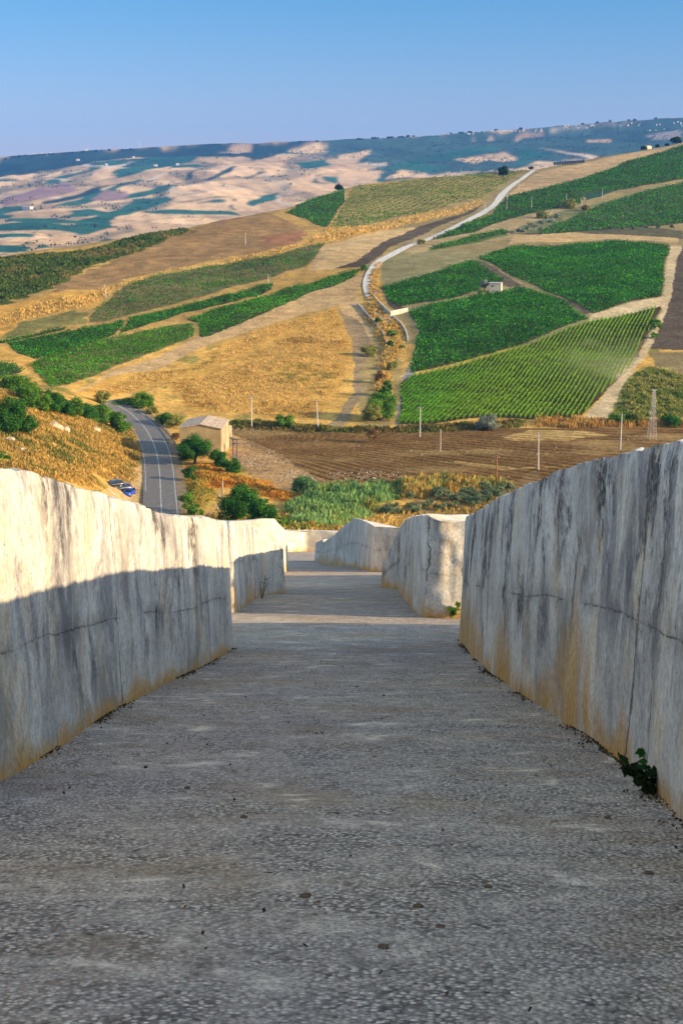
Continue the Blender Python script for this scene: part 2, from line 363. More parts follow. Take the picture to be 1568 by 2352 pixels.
cover([(838,640),(850,615),(880,600),(870,640),(880,700),(930,745),(932,800),(915,830),(870,760),(825,700),(820,660)], (.42,.27,.085), 380, 900, 1)
# valley floor
cover([(515,985),(600,975),(700,985),(850,992),(1000,990),(1160,984),(1300,985),(1460,972),(1700,960),(1700,1120),(1170,1120),(1000,1112),(880,1110),(740,1110),(700,1080),(640,1050),(560,1010)], TILL, 280, 420, 1)
cover([(1160,1004),(1220,990),(1330,990),(1390,1000),(1300,1012),(1180,1012)], (.42,.27,.10), 280, 420, 2)
cover([(1180,1075),(1060,1062),(1000,1060),(1160,1082),(1300,1070)], (.34,.22,.08), 280, 420, 2)
cover([(515,1000),(560,1008),(640,1045),(690,1075),(735,1110),(650,1130),(600,1110),(540,1060)], (.33,.20,.09), 270, 420, 2)
cover([(420,1070),(470,1060),(540,1085),(610,1105),(700,1140),(640,1150),(560,1120),(470,1120),(420,1180)], ORANGE, 240, 420, 2)
cover([(410,1130),(470,1100),(500,1150),(420,1190)], (.40,.28,.07), 240, 420, 1)
cover([(950,1145),(1180,1112),(1230,1080),(1300,1150),(960,1230)], (.24,.15,.065), 220, 420, 2)
cover([(520,968),(600,965),(760,978),(860,985),(850,995),(700,992),(600,980),(520,980)], (.20,.18,.05), 300, 440, 1)
# ground under the vines
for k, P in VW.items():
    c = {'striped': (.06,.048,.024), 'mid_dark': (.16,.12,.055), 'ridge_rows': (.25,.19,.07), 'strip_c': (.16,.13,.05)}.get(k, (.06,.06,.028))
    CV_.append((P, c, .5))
_pb = at(1435, 838, 380, 900)
FWHEAT=(.60,.375,.19); FGRN=(.03,.10,.06); FDARK=(.022,.04,.03); FPUR=(.30,.17,.15)
FC_ = []
def fcover(pts, c, wob=6): FC_.append((poly(pts, 1900, 7000), c, wob))
fcover([(-100,330)]+Z1([(0,300),(100,255),(330,255),(580,232),(760,232),(1000,205),(1440,200),(1568,200),(1568,230),(1430,228),(1310,240),(1180,300),(1100,275),(900,275),(760,280),(560,283),(420,305),(250,335),(100,360)])+[(-100,410)], FDARK, 35)  # darkest far tone, in a belt along the plateau edge
for p in [[(1060,225),(1150,215),(1160,245),(1080,262),(1000,258)]]: fcover(Z1(p), (.52,.34,.20), 15)
for p, c in [([(-60,595),(150,570),(230,580),(340,590),(300,620),(220,635),(-60,655)],FGRN),
  ([(270,610),(380,560),(480,535),(560,500),(640,475),(760,458),(790,470),(680,512),(560,545),(500,570),(520,600),(400,632),(300,642)],FGRN),
  ([(400,310),(560,290),(700,280),(900,270),(880,300),(700,330),(620,355),(540,375),(500,360),(430,350),(480,330)],FGRN),
  ([(320,370),(400,345),(440,365),(380,378)],FGRN),([(480,430),(540,400),(640,378),(660,385),(560,410),(500,432)],FGRN),
  ([(340,452),(430,420),(500,405),(440,440),(350,468),(200,495),(180,482)],FDARK),([(-60,515),(90,500),(100,512),(60,527),(-60,527)],FGRN),
  ([(1130,492),(1200,450),(1270,437),(1250,475),(1160,505)],FGRN),([(1330,305),(1480,290),(1510,312),(1400,332)],FGRN),
  ([(-60,680),(140,690),(130,710),(-60,715)],FGRN),([(340,687),(480,652),(560,660),(360,695)],FGRN),([(150,680),(190,675),(220,690),(170,697)],FGRN),
  ([(10,470),(160,425),(290,390),(360,430),(240,460),(100,485),(10,505)],FPUR),([(410,470),(480,430),(580,435),(590,460),(500,480)],FPUR),
  ([(930,385),(1000,350),(1060,318),(1080,322),(1010,365),(950,388)],FDARK),([(1110,375),(1200,340),(1210,345),(1130,380)],FDARK),([(850,350),(880,340),(880,370),(860,390)],FDARK),
  ([(600,470),(700,462),(560,530),(590,505)],FGRN)]: fcover(Z1(p), c)
fcover(Z2([(-60,175),(300,170),(600,150),(1000,110),(1660,60),(1660,260),(1200,280),(900,300),(800,330),(560,350),(300,350),(210,395),(150,310),(-60,270)]), (.05,.085,.065), 20)
for p, c in [([(0,345),(190,335),(200,350),(160,392),(0,397)],FWHEAT),([(200,382),(290,320),(340,318),(345,350),(310,368)],FWHEAT),([(0,268),(90,255),(150,240),(140,265),(60,312),(0,302)],FWHEAT),
  ([(640,270),(760,252),(820,290),(740,302),(690,285)],FWHEAT),([(920,235),(1060,258),(1190,272),(1150,288),(1000,258)],(.60,.42,.28)),([(1130,200),(1240,195),(1235,210),(1135,210)],FWHEAT),
  ([(800,197),(830,170),(940,165),(935,180),(840,192),(805,212)],(.55,.33,.20)),([(680,200),(690,182),(700,198),(685,208)],(.6,.4,.28)),([(600,200),(612,185),(622,200)],(.55,.36,.24)),
  ([(220,330),(340,285),(500,255),(620,230),(740,240),(640,268),(520,290),(500,320),(420,350)],FGRN),([(790,250),(880,240),(1000,268),(860,300),(800,330),(830,280)],FGRN),
  ([(520,290),(640,270),(690,290),(620,310)],FWHEAT),([(100,308),(220,305),(215,318),(95,318)],(.6,.44,.3)),([(960,150),(1160,130),(1300,120),(1300,128),(1100,145),(960,160)],(.45,.33,.24)),
  ([(1400,180),(1568,150),(1568,190),(1430,200)],(.30,.24,.2)),([(1250,125),(1380,95),(1460,95),(1300,132)],(.40,.28,.2))]: fcover(Z2(p), c)

dense = np.arange(-0.262, 0.2621, 0.00092)
side = 0.262 + np.cumsum(np.geomspace(0.0012, 0.045, 46))
wcol = np.concatenate([-side[::-1], dense, side])
rows = list(np.arange(-40, 180, 4.0)); y = 180.0
while y < 9300:
    g = abs(float(kz(0)) ) * 0
    if y < 290: dy = 0.8
    elif y < 1500:
        dy = max(0.3, min(4.5, 1.5 * y * y / (F * 66.0) * 1.0)) if y < 380 else max(0.5, y * 0.0023)
    elif y < 2250: dy = 14
    elif y < 6400: dy = y * 0.0036
    else: dy = 150
    y += dy; rows.append(y)
rows = np.array(rows)
Yg, Wg = np.meshgrid(rows, wcol, indexing='ij'); Xg = Wg * (Yg + 40 * (1 - sstep(150, 2000, Yg)))
Xg = np.where(Yg < 60, Wg * 100, Xg) if False else Xg + Wg * 60 * (1 - sstep(60, 400, Yg))
Zg = terr(Xg, Yg)
nr, nc = Xg.shape
colr = np.empty((nr, nc, 3)); colr[:] = (.36, .225, .07)
Ug, _ = project(Xg, Yg, Zg)
k_ = sstep(850, 930, Ug)[..., None] * (Yg > 380)[..., None]; colr = colr * (1 - k_) + np.array((.24, .185, .085)) * k_; del k_, Ug
farm = Yg > 1750
# patchwork far away: cells of wheat and green
ca = (Xg + 0.35 * Yg) / 260 + .8 * fbm(Xg / 300, Yg / 500, 0, 2, 51); cb = (Yg - .2 * Xg) / 420 + .8 * fbm(Xg / 300, Yg / 500, 0, 2, 52)
rnd = _h(np.floor(ca).astype(np.int64), np.floor(cb).astype(np.int64), np.zeros(Xg.shape, np.int64), 5)
fw = np.array(FWHEAT) * (0.80 + 0.45 * rnd[..., None]) * np.where((rnd > .45) & (rnd < .6), .82, 1)[..., None]
rnd2 = _h(np.floor(ca * 2.3).astype(np.int64), np.floor(cb * 1.7).astype(np.int64), np.zeros(Xg.shape, np.int64), 6)
fw = fw * np.where(rnd2 > .86, .72, 1)[..., None]; fw = np.where((rnd2 < .10)[..., None], np.array(FGRN) * 1.1, fw)
fw = fw * (1 + .10 * np.sin(Xg / 9 + Yg / 40 + 3 * fbm(Xg / 200, Yg / 400, 0, 2, 55)))[..., None]
tk = np.abs(fbm(Xg / 420 + 7, Yg / 800, 0, 2, 56)) < .012; fw = np.where(tk[..., None], np.array((.62, .47, .36)), fw)
hl_ = ((np.abs(ca % 1 - .5) > .482) | (np.abs(cb % 1 - .5) > .488)) & (rnd > .35) & (fbm(Xg / 60, Yg / 60, 0, 2, 58) > -.15); fw = np.where(hl_[..., None], np.array((.07, .085, .05)), fw)
rav = sstep(.80, .93, 1 - np.abs(fbm(Xg / 330, Yg / 700, 0, 3, 53)) * 1.6)[..., None]     # scrubby ravines
fw = fw * (1 - rav * .55) + np.array((.05, .07, .05)) * rav * .55
colr = np.where(farm[..., None], fw, colr)
lh = fbm(Xg / 9, Yg / 14, 0, 4, 61)[..., None]
colr = np.where((Yg < 500)[..., None], np.array((.50, .29, .075)) * (1 + .35 * lh) * (1 - sstep(.1, .5, lh)) + np.array((.22, .18, .05)) * sstep(.1, .5, lh), colr)
wx = fbm(Xg / 7, Yg / 7, 0, 3, 71); wy = fbm(Xg / 7, Yg / 7, 0, 3, 72)
for P, c, wob in CV_:
    b0, b1 = P.min(0) - 8, P.max(0) + 8
    m = (Xg > b0[0]) & (Xg < b1[0]) & (Yg > b0[1]) & (Yg < b1[1])
    idx = np.nonzero(m)
    ins = inpoly(P, Xg[idx] + wob * wx[idx], Yg[idx] + wob * wy[idx])
    ii = (idx[0][ins], idx[1][ins]); colr[ii] = c
for P, c, wob in FC_:
    ins = inpoly(P, Xg + wob * 2 * fbm(Xg / 22, Yg / 60, 0, 3, 73), Yg + 3 * wob * fbm(Xg / 60, Yg / 120, 0, 2, 74)) & (Yg > 1750)
    if c is FGRN: ins &= rnd2 > .20
    colr[ins] = np.array(c) * (0.75 + .4 * rnd[ins][:, None] + .25 * fbm(Xg[ins] / 35, Yg[ins] / 90, 0, 3, 57)[:, None])
fr = int(np.searchsorted(rows, 1900)); q_ = colr[fr:].copy()
for _ in range(2):
    q_[1:-1] = .25 * q_[:-2] + .5 * q_[1:-1] + .25 * q_[2:]; q_[:, 1:-1] = .25 * q_[:, :-2] + .5 * q_[:, 1:-1] + .25 * q_[:, 2:]
colr[fr:] = q_; del q_
# furrows fanning over the ploughed valley field
pb = np.exp(-(((Xg - _pb[0]) / 16) ** 2 + ((Yg - _pb[1]) / 26) ** 2) * (1 + .8 * fbm(Xg / 8, Yg / 8, 0, 3, 84)))[..., None]
pb = np.where(inpoly(VW['striped'], Xg, Yg)[..., None], pb, 0); colr = colr * (1 - pb) + np.array((.40, .32, .19)) * pb
TP = [p for p, c, w in CV_ if c == TILL][0]
inn = inpoly(TP, Xg, Yg)
ap = at(330, 965, 280, 420)[:2]
ang = np.arctan2(Yg - ap[1], Xg - ap[0]); rad = np.hypot(Yg - ap[1], Xg - ap[0])
fz = np.sin((ang + .02 * fbm(Xg / 30, Yg / 30, 0, 2, 81)) * 210) * .5 + .5
fl = sstep(.55, .85, fz) * (.5 + .5 * sstep(-.25, .25, fbm(Xg / 25, Yg / 9, 0, 3, 82)))
colr[inn] *= (1 - .55 * fl[inn])[:, None]
patch = sstep(.05, .45, fbm(Xg / 22, Yg / 10, 0, 4, 83))[inn][:, None]
colr[inn] = colr[inn] * (1 - .45 * patch) + np.array((.36, .24, .10)) * .45 * patch
Zg = Zg + np.where(inn, .18 * (1 - fl), 0)
near = (Yg < 128); colr[near] = (.25, .2, .12)
t = NT("land")
c = t.attr("cover", True)
n1 = t.noise(t.coord((.9, .9, .9)), 1.0, 5, .65); n2 = t.noise(t.coord((.12, .12, .12)), 1.0, 5, .6); n3 = t.noise(t.coord((.012, .008, .012)), 1.0, 5, .62)
c = t.mix(1.0, c, t.ramp(n1, [(.28, .55), (.72, 1.45)]), 'MULTIPLY'); c = t.mix(1.0, c, t.ramp(n2, [(.3, .72), (.7, 1.28)]), 'MULTIPLY')
c = t.mix(1.0, c, t.ramp(n3, [(.3, .8), (.7, 1.2)]), 'MULTIPLY')
M_LAND = t.out(c, 1.0, t.bump(n1, .6, .35), 0.0)
fi = np.arange(nr * nc).reshape(nr, nc)
faces = np.stack([fi[:-1, :-1], fi[:-1, 1:], fi[1:, 1:], fi[1:, :-1]], -1).reshape(-1, 4)
hills = npmesh("hills", np.stack([Xg, Yg, Zg], -1).reshape(-1, 3), faces, M_LAND, None, True, {"cover": colr.reshape(-1, 3)})
tag(hills, kind="structure")
del Xg, Yg, Zg, Wg, colr, fw, rnd, ca, cb, wx, wy, ang, rad, fz, fl

# ---------------------------------------------------------------- concrete: the sunken path and its blocks
def concrete(name, dirt=1.0, warm=0.0):
    t = NT(name)
    m2 = t.noise(t.coord((26, 26, 20)), 1.0, 4, .7); m3 = t.noise(t.coord((2.4, 2.4, .9)), 1.0, 6, .65, .4); s2 = t.noise(t.coord((9, 9, 2.0)), 1.0, 5, .6)
    base = t.mix(t.ramp(t.noise(t.coord((1.3, 1.3, .9)), 1.0, 5, .6), [(.38, 0.0), (.62, 1.0)]), (.48, .44, .385), (.70, .645, .56))
    base = t.mix(t.math('MULTIPLY', t.ramp(t.noise(t.coord((2.6, 2.2, 1.2)), 1.0, 7, .70, .4), [(.52, 0.0), (.62, 1.0)]), .55), base, (.66, .50, .29))   # lime-yellow bloom
    st = t.attr("stain")
    ga = t.math('MULTIPLY', t.ramp(t.noise(t.coord((2.6, 2.1, .95)), 1.0, 8, .72, .6), [(.46, 0.0), (.58, 1.0)]), t.ramp(t.noise(t.coord((.8, .8, .5)), 1.0, 4, .6), [(.38, .12), (.58, 1.0)]))
    base = t.mix(t.math('MULTIPLY', t.math('MULTIPLY', ga, st), .62, True), base, (.25, .23, .225))      # rain streaks
    lich = t.math('MULTIPLY', t.ramp(t.noise(t.coord((3.2, 2.4, 1.5)), 1.0, 9, .76, .4), [(.49, 0.0), (.57, 1.0)]), t.ramp(t.noise(t.coord((.6, .6, .55)), 1.0, 3, .5), [(.42, .10), (.55, 1.0)]))
    lich = t.math('MULTIPLY', lich, t.math('MULTIPLY', st, t.ramp(m2, [(.36, .25), (.54, 1.0)])))
    base = t.mix(t.math('MULTIPLY', lich, .92, True), base, (.075, .068, .072))                          # black lichen
    spk = t.ramp(m2, [(.36, .70), (.58, 1.03)])
    wig = t.noise(t.coord((9, 9, 9)), 1.0, 4, .7)
    def line(d, w, wd):
        dd = t.math('ABSOLUTE', t.math('ADD', t.attr(d), t.math('MULTIPLY', t.math('SUBTRACT', wig, .5), .05)))
        return t.math('MULTIPLY', t.math('SUBTRACT', 1.0, t.math('DIVIDE', dd, wd), True), t.attr(w))
    crk = t.math('MAXIMUM', t.math("MULTIPLY", line("jd", "jw", .010), t.ramp(wig, [(.40, .25), (.55, 1.0)])), line("cd", "cw", .014))
    smear = t.math('MULTIPLY', line("jd", "jw", .11), t.ramp(m3, [(.40, 0.0), (.6, .55)]))
    base = t.mix(smear, base, (.12, .105, .10))
    h = t.attr("foot")                                                       # 1 at the foot, 0 above
    oc = t.math('MULTIPLY', t.math('POWER', h, .55), t.ramp(t.noise(t.coord((2.2, 2.2, 1.0)), 1.0, 5, .65), [(.32, .15), (.52, 1.0)]))
    base = t.mix(t.math('MULTIPLY', oc, .95), base, (.52, .275, .055))
    base = t.mix(t.math('MULTIPLY', crk, .92), base, (.05, .045, .04))
    base = t.mix(1.0, base, spk, 'MULTIPLY')
    pit = t.ramp(t.noise(t.coord((60, 60, 60)), 1.0, 2, .5), [(.66, 1.0), (.74, .25)])
    base = t.mix(1.0, base, pit, 'MULTIPLY')
    hh = t.math('ADD', t.math('MULTIPLY', m2, .5), t.math('ADD', t.math('MULTIPLY', s2, .12), t.math('MULTIPLY', pit, .25)))
    return t.out(base, .95, t.bump(hh, .55, .035), .1)
M_CONC = concrete("board_marked_concrete", 1.0)
def blockmesh(name, ring, step, label, stain=1.0, joint=.42, seed=0, cracks=(), rough=1.0, foot=.28):
    """ring: (x, y, height) corners counter-clockwise from above; the block stands on the path's slope"""
    R = np.array(ring, float); pts = []; n = len(R)
    for i in range(n):
        a, b = R[i], R[(i + 1) % n]; L = np.hypot(*(b - a)[:2])
        st = step if (a[1] > -3 and b[1] > -3) else .5
        k = max(1, int(L / (st if min(a[3] if R.shape[1] > 3 else 1, 9) > 0 else .6)))
        tt = np.arange(k) / k; pts.append(a + (b - a) * tt[:, None])
    Q = np.concatenate(pts); m = len(Q)
    # soften corners
    for _ in range(1):
        Qs = .25 * np.roll(Q, 1, 0) + .5 * Q + .25 * np.roll(Q, -1, 0); Q[:, :2] = Qs[:, :2]; Q[:, 2] = Qs[:, 2]
    tang = np.roll(Q, -1, 0)[:, :2] - np.roll(Q, 1, 0)[:, :2]; nrm = np.stack([tang[:, 1], -tang[:, 0]], 1); nrm /= np.linalg.norm(nrm, axis=1)[:, None] + 1e-9
    s = np.concatenate([[0], np.cumsum(np.linalg.norm(np.diff(Q[:, :2], axis=0), axis=1))])
    gz = floor_z(Q[:, 1]); H = Q[:, 2] * (1 + .012 * fbm(s / .5, seed, 0, 4, 91)) + .014 * fbm(s / .12, seed, 3, 3, 92) * rough
    nv = max(10, int(1.7 / step)); V = []; A = {"foot": [], "stain": [], "jd": [], "jw": [], "cd": [], "cw": []}
    for j in range(nv + 1):
        tz = j / nv; hgt = -.12 + tz * (H + .12)
        o = .022 * fbm(s / 1.1, hgt / 1.3, seed, 3, 93) + .006 * fbm(s / .2, hgt / .8, seed, 3, 94) + .005 * fbm(s / .07, hgt / .07, seed, 2, 95) * min(rough, 1)
        if rough > 1: o = o + .05 * sstep(-.5, -.9, nrm[:, 1]) * (rough - 1) * fbm(s / .2, hgt / .2, seed, 4, 96)
        o = o - .012 * sstep(.95, 1.0, tz) + .05 * (1 - tz)
        lean = 0.0
        jl = joint * H + .05 * fbm(s / 1.5, seed, 7, 3, 97); dj = np.abs(hgt - jl)
        jw = sstep(-.25, .25, fbm(s / .8, seed, 9, 3, 98)); cr = np.exp(-(dj / .03) ** 2) * jw
        cd = np.full(m, .3); cw = np.zeros(m)
        for cs, wd in cracks:
            dc = s - cs - .09 * fbm(hgt / .7, cs, 1, 3, 99) - .03 * fbm(hgt / .15, cs, 2, 2, 90)
            k = np.abs(dc) < .2; cd[k] = dc[k] / wd * .012; cw[k] = 1; cr = np.maximum(cr, np.exp(-(dc / (wd * 1.5)) ** 2))
        o = o - .007 * cr
        A["jd"].append(hgt - jl); A["jw"].append(jw); A["cd"].append(cd); A["cw"].append(cw)
        P = Q[:, :2] + nrm * o[:, None]; V.append(np.stack([P[:, 0], P[:, 1], gz + hgt], 1))
        A["foot"].append(np.clip(1 - np.maximum(hgt, 0) / (foot * np.clip(1 + .8 * fbm(s / .35, seed, 4, 3, 89) + 1.3 * fbm(s / 1.6, seed, 5, 2, 87), .25, 3)), 0, 1)); A["stain"].append(np.full(m, stain) * (.35 + .65 * sstep(.05, .5, tz)))
    cen = Q[:, :2].mean(0); last = V[-1].copy(); V.append(last.copy()); [A[q_].append(A[q_][-1]) for q_ in A]
    for k, f in enumerate([.985, .95, .88, .75, .5, .2]):
        P = cen + (last[:, :2] - cen) * f
        # height of the top: plane blend between rim and centre along the slope
        zt = last[:, 2] * f + (1 - f) * (floor_z(cen[1]) + H.mean()) + .03 * fbm(P[:, 0] / .4, P[:, 1] / .4, seed, 4, 88) + .012
        V.append(np.stack([P[:, 0], P[:, 1], zt], 1)); A["foot"].append(np.zeros(m)); A["stain"].append(np.full(m, .15)); [A[q_].append(np.full(m, v_)) for q_, v_ in (("jd", 1.), ("jw", 0.), ("cd", .3), ("cw", 0.))]
    V.append(np.repeat([[cen[0], cen[1], floor_z(cen[1]) + H.mean()]], m, 0)); A["foot"].append(np.zeros(m)); A["stain"].append(np.full(m, .15)); [A[q_].append(np.full(m, v_)) for q_, v_ in (("jd", 1.), ("jw", 0.), ("cd", .3), ("cw", 0.))]
    V = np.array(V); r = V.shape[0]; ii = np.arange(r * m).reshape(r, m)
    F4 = np.delete(np.stack([ii[:-1], np.roll(ii[:-1], -1, 1), np.roll(ii[1:], -1, 1), ii[1:]], -1), nv, axis=0).reshape(-1, 4)
    o = npmesh(name, V.reshape(-1, 3), F4, M_CONC, None, True, {k: np.concatenate(v) for k, v in A.items()})
    return tag(o, label, "concrete block", "weathered concrete blocks of the sunken path")
def B(u, v, vt=None, h=None, Y=None):        # foot pixel (on the path) -> x, y, height
    if Y is None:
        ys = np.linspace(3, 140, 6000); w, mm = ray(u, v); i = np.argmax(floor_z(ys) - ys * mm >= 0); Y = ys[i]
    w, mm = ray(u, v); x = Y * w
    if h is None:
        z = Y * float(kz(vt)); h = z - float(floor_z(Y))
    return (x, Y, h)
A_face = [B(-220,1900,1040), B(0,1785,1070), B(100,1727,1085), B(250,1632,1130), B(330,1590,1160), B(395,1560,1181), B(470,1525,1189), B(527,1490,1197)]
a1 = A_face[-1]
blocks = []
ringA = [(A_face[0][0]-.3, -4, 1.7)] + A_face + [(a1[0]-1.2, a1[1]+.7, 1.6), (-8, 20.5, 1.6), (-15, 19, 1.6), (-15, -4, 1.7)]
blocks.append(blockmesh("concrete_block", ringA, .05, "long cream concrete block along the left side of the path, half in shadow", 1.35, .42, 1, [(10.2, .012), (14.5, .02), (17.6, .012)], 1.0, .13))
b0, b1, b2, b3 = B(537,1408,1198), B(570,1384,1206), B(594,1368,1217), B(653,1362,1258)
ringB = [b0, b1, b2, (b3[0], b3[1], b3[2]), (b3[0]-1.5, b3[1]+6, 1.5), (-9, b3[1]+9, 1.6), (-16, b3[1]+4, 1.6), (-16, b0[1]+.5, 1.6), (-8, b0[1]+1.0, 1.6), (b0[0]-.4, b0[1]+.15, 1.6)]
blocks.append(blockmesh("concrete_block", ringB, .07, "second concrete block on the left, with a peaked shadow across its face", 1.3, .55, 2, [(3.1, .02), (4.4, .015)]))
l0 = B(633,1322,1192,Y=45.0); l1 = B(633,1300,1197,Y=52.0)
ringL = [(l0[0]-14, 43, 1.6), (l0[0]-3.2, 43.5, 1.72), l0, (l0[0]+.1, 52, 1.5), (l0[0]-4, 56, 1.5), (l0[0]-14, 54, 1.6)]
blocks.append(blockmesh("concrete_block", ringL, .12, "small concrete block peeking up behind the second left block", .3, .5, 3))
d0, d1, d2 = B(636,1262,1216), B(650,1268,1219), B(767,1266,1224)
ringD = [(d0[0]-1, d0[1]+9, 1.6), d0, d1, B(700,1266,1217), (d2[0]+1, d2[1]-.5, d2[2]), (d2[0]+12, d2[1]+2, 1.5), (d2[0]+10, d2[1]+12, 1.5)]
blocks.append(blockmesh("concrete_block", ringD, .2, "pale concrete block closing the far end of the path", .3, .5, 4))
r0 = [B(736,1295,1250), B(765,1297.5,1230), B(793,1300,1204), B(815,1303,1190), B(840,1310,1199), B(857,1314,1209)]
ringR3 = [r0[5], (r0[5][0]+1.1, r0[5][1]-.5, 1.62), (r0[5][0]+6, r0[5][1]+.5, 1.6), (r0[5][0]+7, r0[5][1]+10, 1.5), (r0[0][0]+3, r0[0][1]+4, 1.1)] + r0[:5]
blocks.append(blockmesh("concrete_block", ringR3, .1, "third concrete block on the right, low pointed wedge with a sunlit end", .55, .5, 5))
e0 = B(724,1290,1247); e1 = B(742,1292,1240)
ringE = [e0, e1, (e1[0]+.6, e1[1]+2.5, 1.3), (e0[0]+.4, e0[1]+2.5, 1.2)]
blocks.append(blockmesh("concrete_block", ringE, .12, "small broken stub of concrete at the tip of the far right wedge", .3, .5, 6))
q = [B(881,1352,1290), B(918,1353,1205), B(931,1372,1192), B(959,1408,1183), B(978,1418,1185)]
q[0] = (q[0][0], q[0][1]+.8, q[0][2]); q[1] = (q[1][0], q[1][1], q[1][2])
ringR2 = [q[4], (q[4][0]+.25, q[4][1]-.12, 1.66), (q[4][0]+.9, q[4][1]-.1, 1.66), (q[4][0]+6, q[4][1]-.8, 1.66), (14, q[4][1]-1, 1.7), (14, q[0][1]+9, 1.6), (3.5, q[0][1]+9, 1.5), (q[0][0]+.6, q[0][1]+3, 1.0), q[0], q[1], q[2], q[3]]
blocks.append(blockmesh("concrete_block", ringR2, .05, "second concrete block on the right, with a broken sunlit end beside the path", 1.1, .45, 7, [(0.02,.02)], 2.2))
rr = [B(1062,1470,1187), B(1127,1541,1145), B(1206,1596,1107), B(1282,1640,1073), B(1396,1714,1038), B(1440,1752,1028), B(1483,1786,1016), B(1568,1863,1001), B(1700,1985,965)]
ringR1 = rr[::-1]
ringR1 = [(rr[-1][0]+.1, -4, 1.75)][:0] + [(15, -4, 1.75), (15, rr[0][1]-.6, 1.7), (6, rr[0][1]+.9, 1.66), (rr[0][0]+1.0, rr[0][1]+.35, 1.62)] + rr + [(rr[-1][0]+.1, -4, 1.75)]
_l = [math.hypot(ringR1[i+1][0]-ringR1[i][0], ringR1[i+1][1]-ringR1[i][1]) for i in range(len(ringR1)-1)]; _c = np.concatenate([[0], np.cumsum(_l)])
def s_at(yy): i = [k for k in range(4, len(ringR1)-1) if ringR1[k][1] >= yy > ringR1[k+1][1]][0]; return _c[i] + (ringR1[i][1]-yy)/(ringR1[i][1]-ringR1[i+1][1])*_l[i]
CR1 = [(s_at(14.6), .014), (s_at(11.6), .016), (s_at(7.55), .03), (s_at(7.0), .014), (s_at(16.6), .01)]
blocks.append(blockmesh("concrete_block", ringR1, .045, "tall streaked concrete block along the right side of the path, all in shade", 1.3, .48, 8, CR1, 1.0, .42))
# the path itself
t = NT("exposed_aggregate")
vec = t.coord((1, 1, 1))
v1 = t.add("ShaderNodeTexVoronoi", Vector=vec, Scale=50.0); v1.feature = 'F1'
v2 = t.add("ShaderNodeTexVoronoi", Vector=vec, Scale=95.0)
p1 = t.noise(t.coord((.8, 1.0, 1)), 1.0, 6, .66); p2 = t.noise(t.coord((2.4, 2.9, 1)), 1.0, 6, .66, .4); p3 = t.noise(t.coord((.25, .25, 1)), 1.0, 4, .55); p4 = t.noise(t.coord((9, 10, 1)), 1.0, 5, .7)
bw = t.add("ShaderNodeRGBToBW", Color=v1.outputs["Color"]); bw2 = t.add("ShaderNodeRGBToBW", Color=v2.outputs["Color"])
stone = t.ramp(bw.outputs[0], [(.12, (.11, .10, .095)), (.32, (.36, .33, .30)), (.62, (.50, .46, .41)), (.90, (.74, .69, .61))])
gap = t.math('MULTIPLY', t.ramp(v1.outputs["Distance"], [(.36, 0.0), (.60, .95)]), t.ramp(p4, [(.38, .3), (.56, 1.0)]))
stone = t.mix(gap, stone, (.11, .095, .082))
fine = t.ramp(bw2.outputs[0], [(.2, (.30, .265, .235)), (.8, (.60, .54, .47))])
c = t.mix(t.ramp(p2, [(.42, .05), (.62, .75)]), stone, fine)
c = t.mix(t.ramp(p1, [(.50, 0.0), (.64, .6)]), c, (.30, .225, .15))
c = t.mix(t.ramp(p2, [(.60, 0.0), (.68, .75)]), c, (.72, .65, .54))
c = t.mix(1.0, c, t.ramp(p4, [(.30, .45), (.50, 1.05)]), 'MULTIPLY')
c = t.mix(1.0, c, t.ramp(p3, [(.35, (.96, .91, .95)), (.65, (1.32, 1.18, 1.03))]), 'MULTIPLY')
dirt = t.noise(t.coord((9, 14, 1)), 1.0, 4, .7)
c = t.mix(t.ramp(dirt, [(.67, 0.0), (.74, .8)]), c, (.05, .042, .035))
hgt = t.math('ADD', t.math('MULTIPLY', t.math('SUBTRACT', 1.0, v1.outputs["Distance"]), 1.0), t.math('MULTIPLY', p2, 1.5))
M_PATH = t.out(c, .95, t.bump(hgt, 1.0, .02), .1)
ys = np.concatenate([np.arange(-4, 30, .16), np.arange(30, 126, .5)]); xs = np.concatenate([np.linspace(-16, -3, 20)[:-1], np.arange(-3, 3, .16), np.linspace(3, 16, 20)])
PY_, PX_ = np.meshgrid(ys, xs, indexing='ij'); PZ = floor_z(PY_) + .012 * fbm(PX_ / .9, PY_ / .6, 0, 4, 41)
wallx = np.minimum(np.abs(PX_ - 1.62), np.abs(PX_ + 1.62)); 
ii = np.arange(PX_.size).reshape(PX_.shape)
tag(npmesh("path", np.stack([PX_, PY_, PZ], -1).reshape(-1, 3), np.stack([ii[:-1,:-1], ii[:-1,1:], ii[1:,1:], ii[1:,:-1]], -1).reshape(-1, 4), M_PATH, None, True), kind="structure")
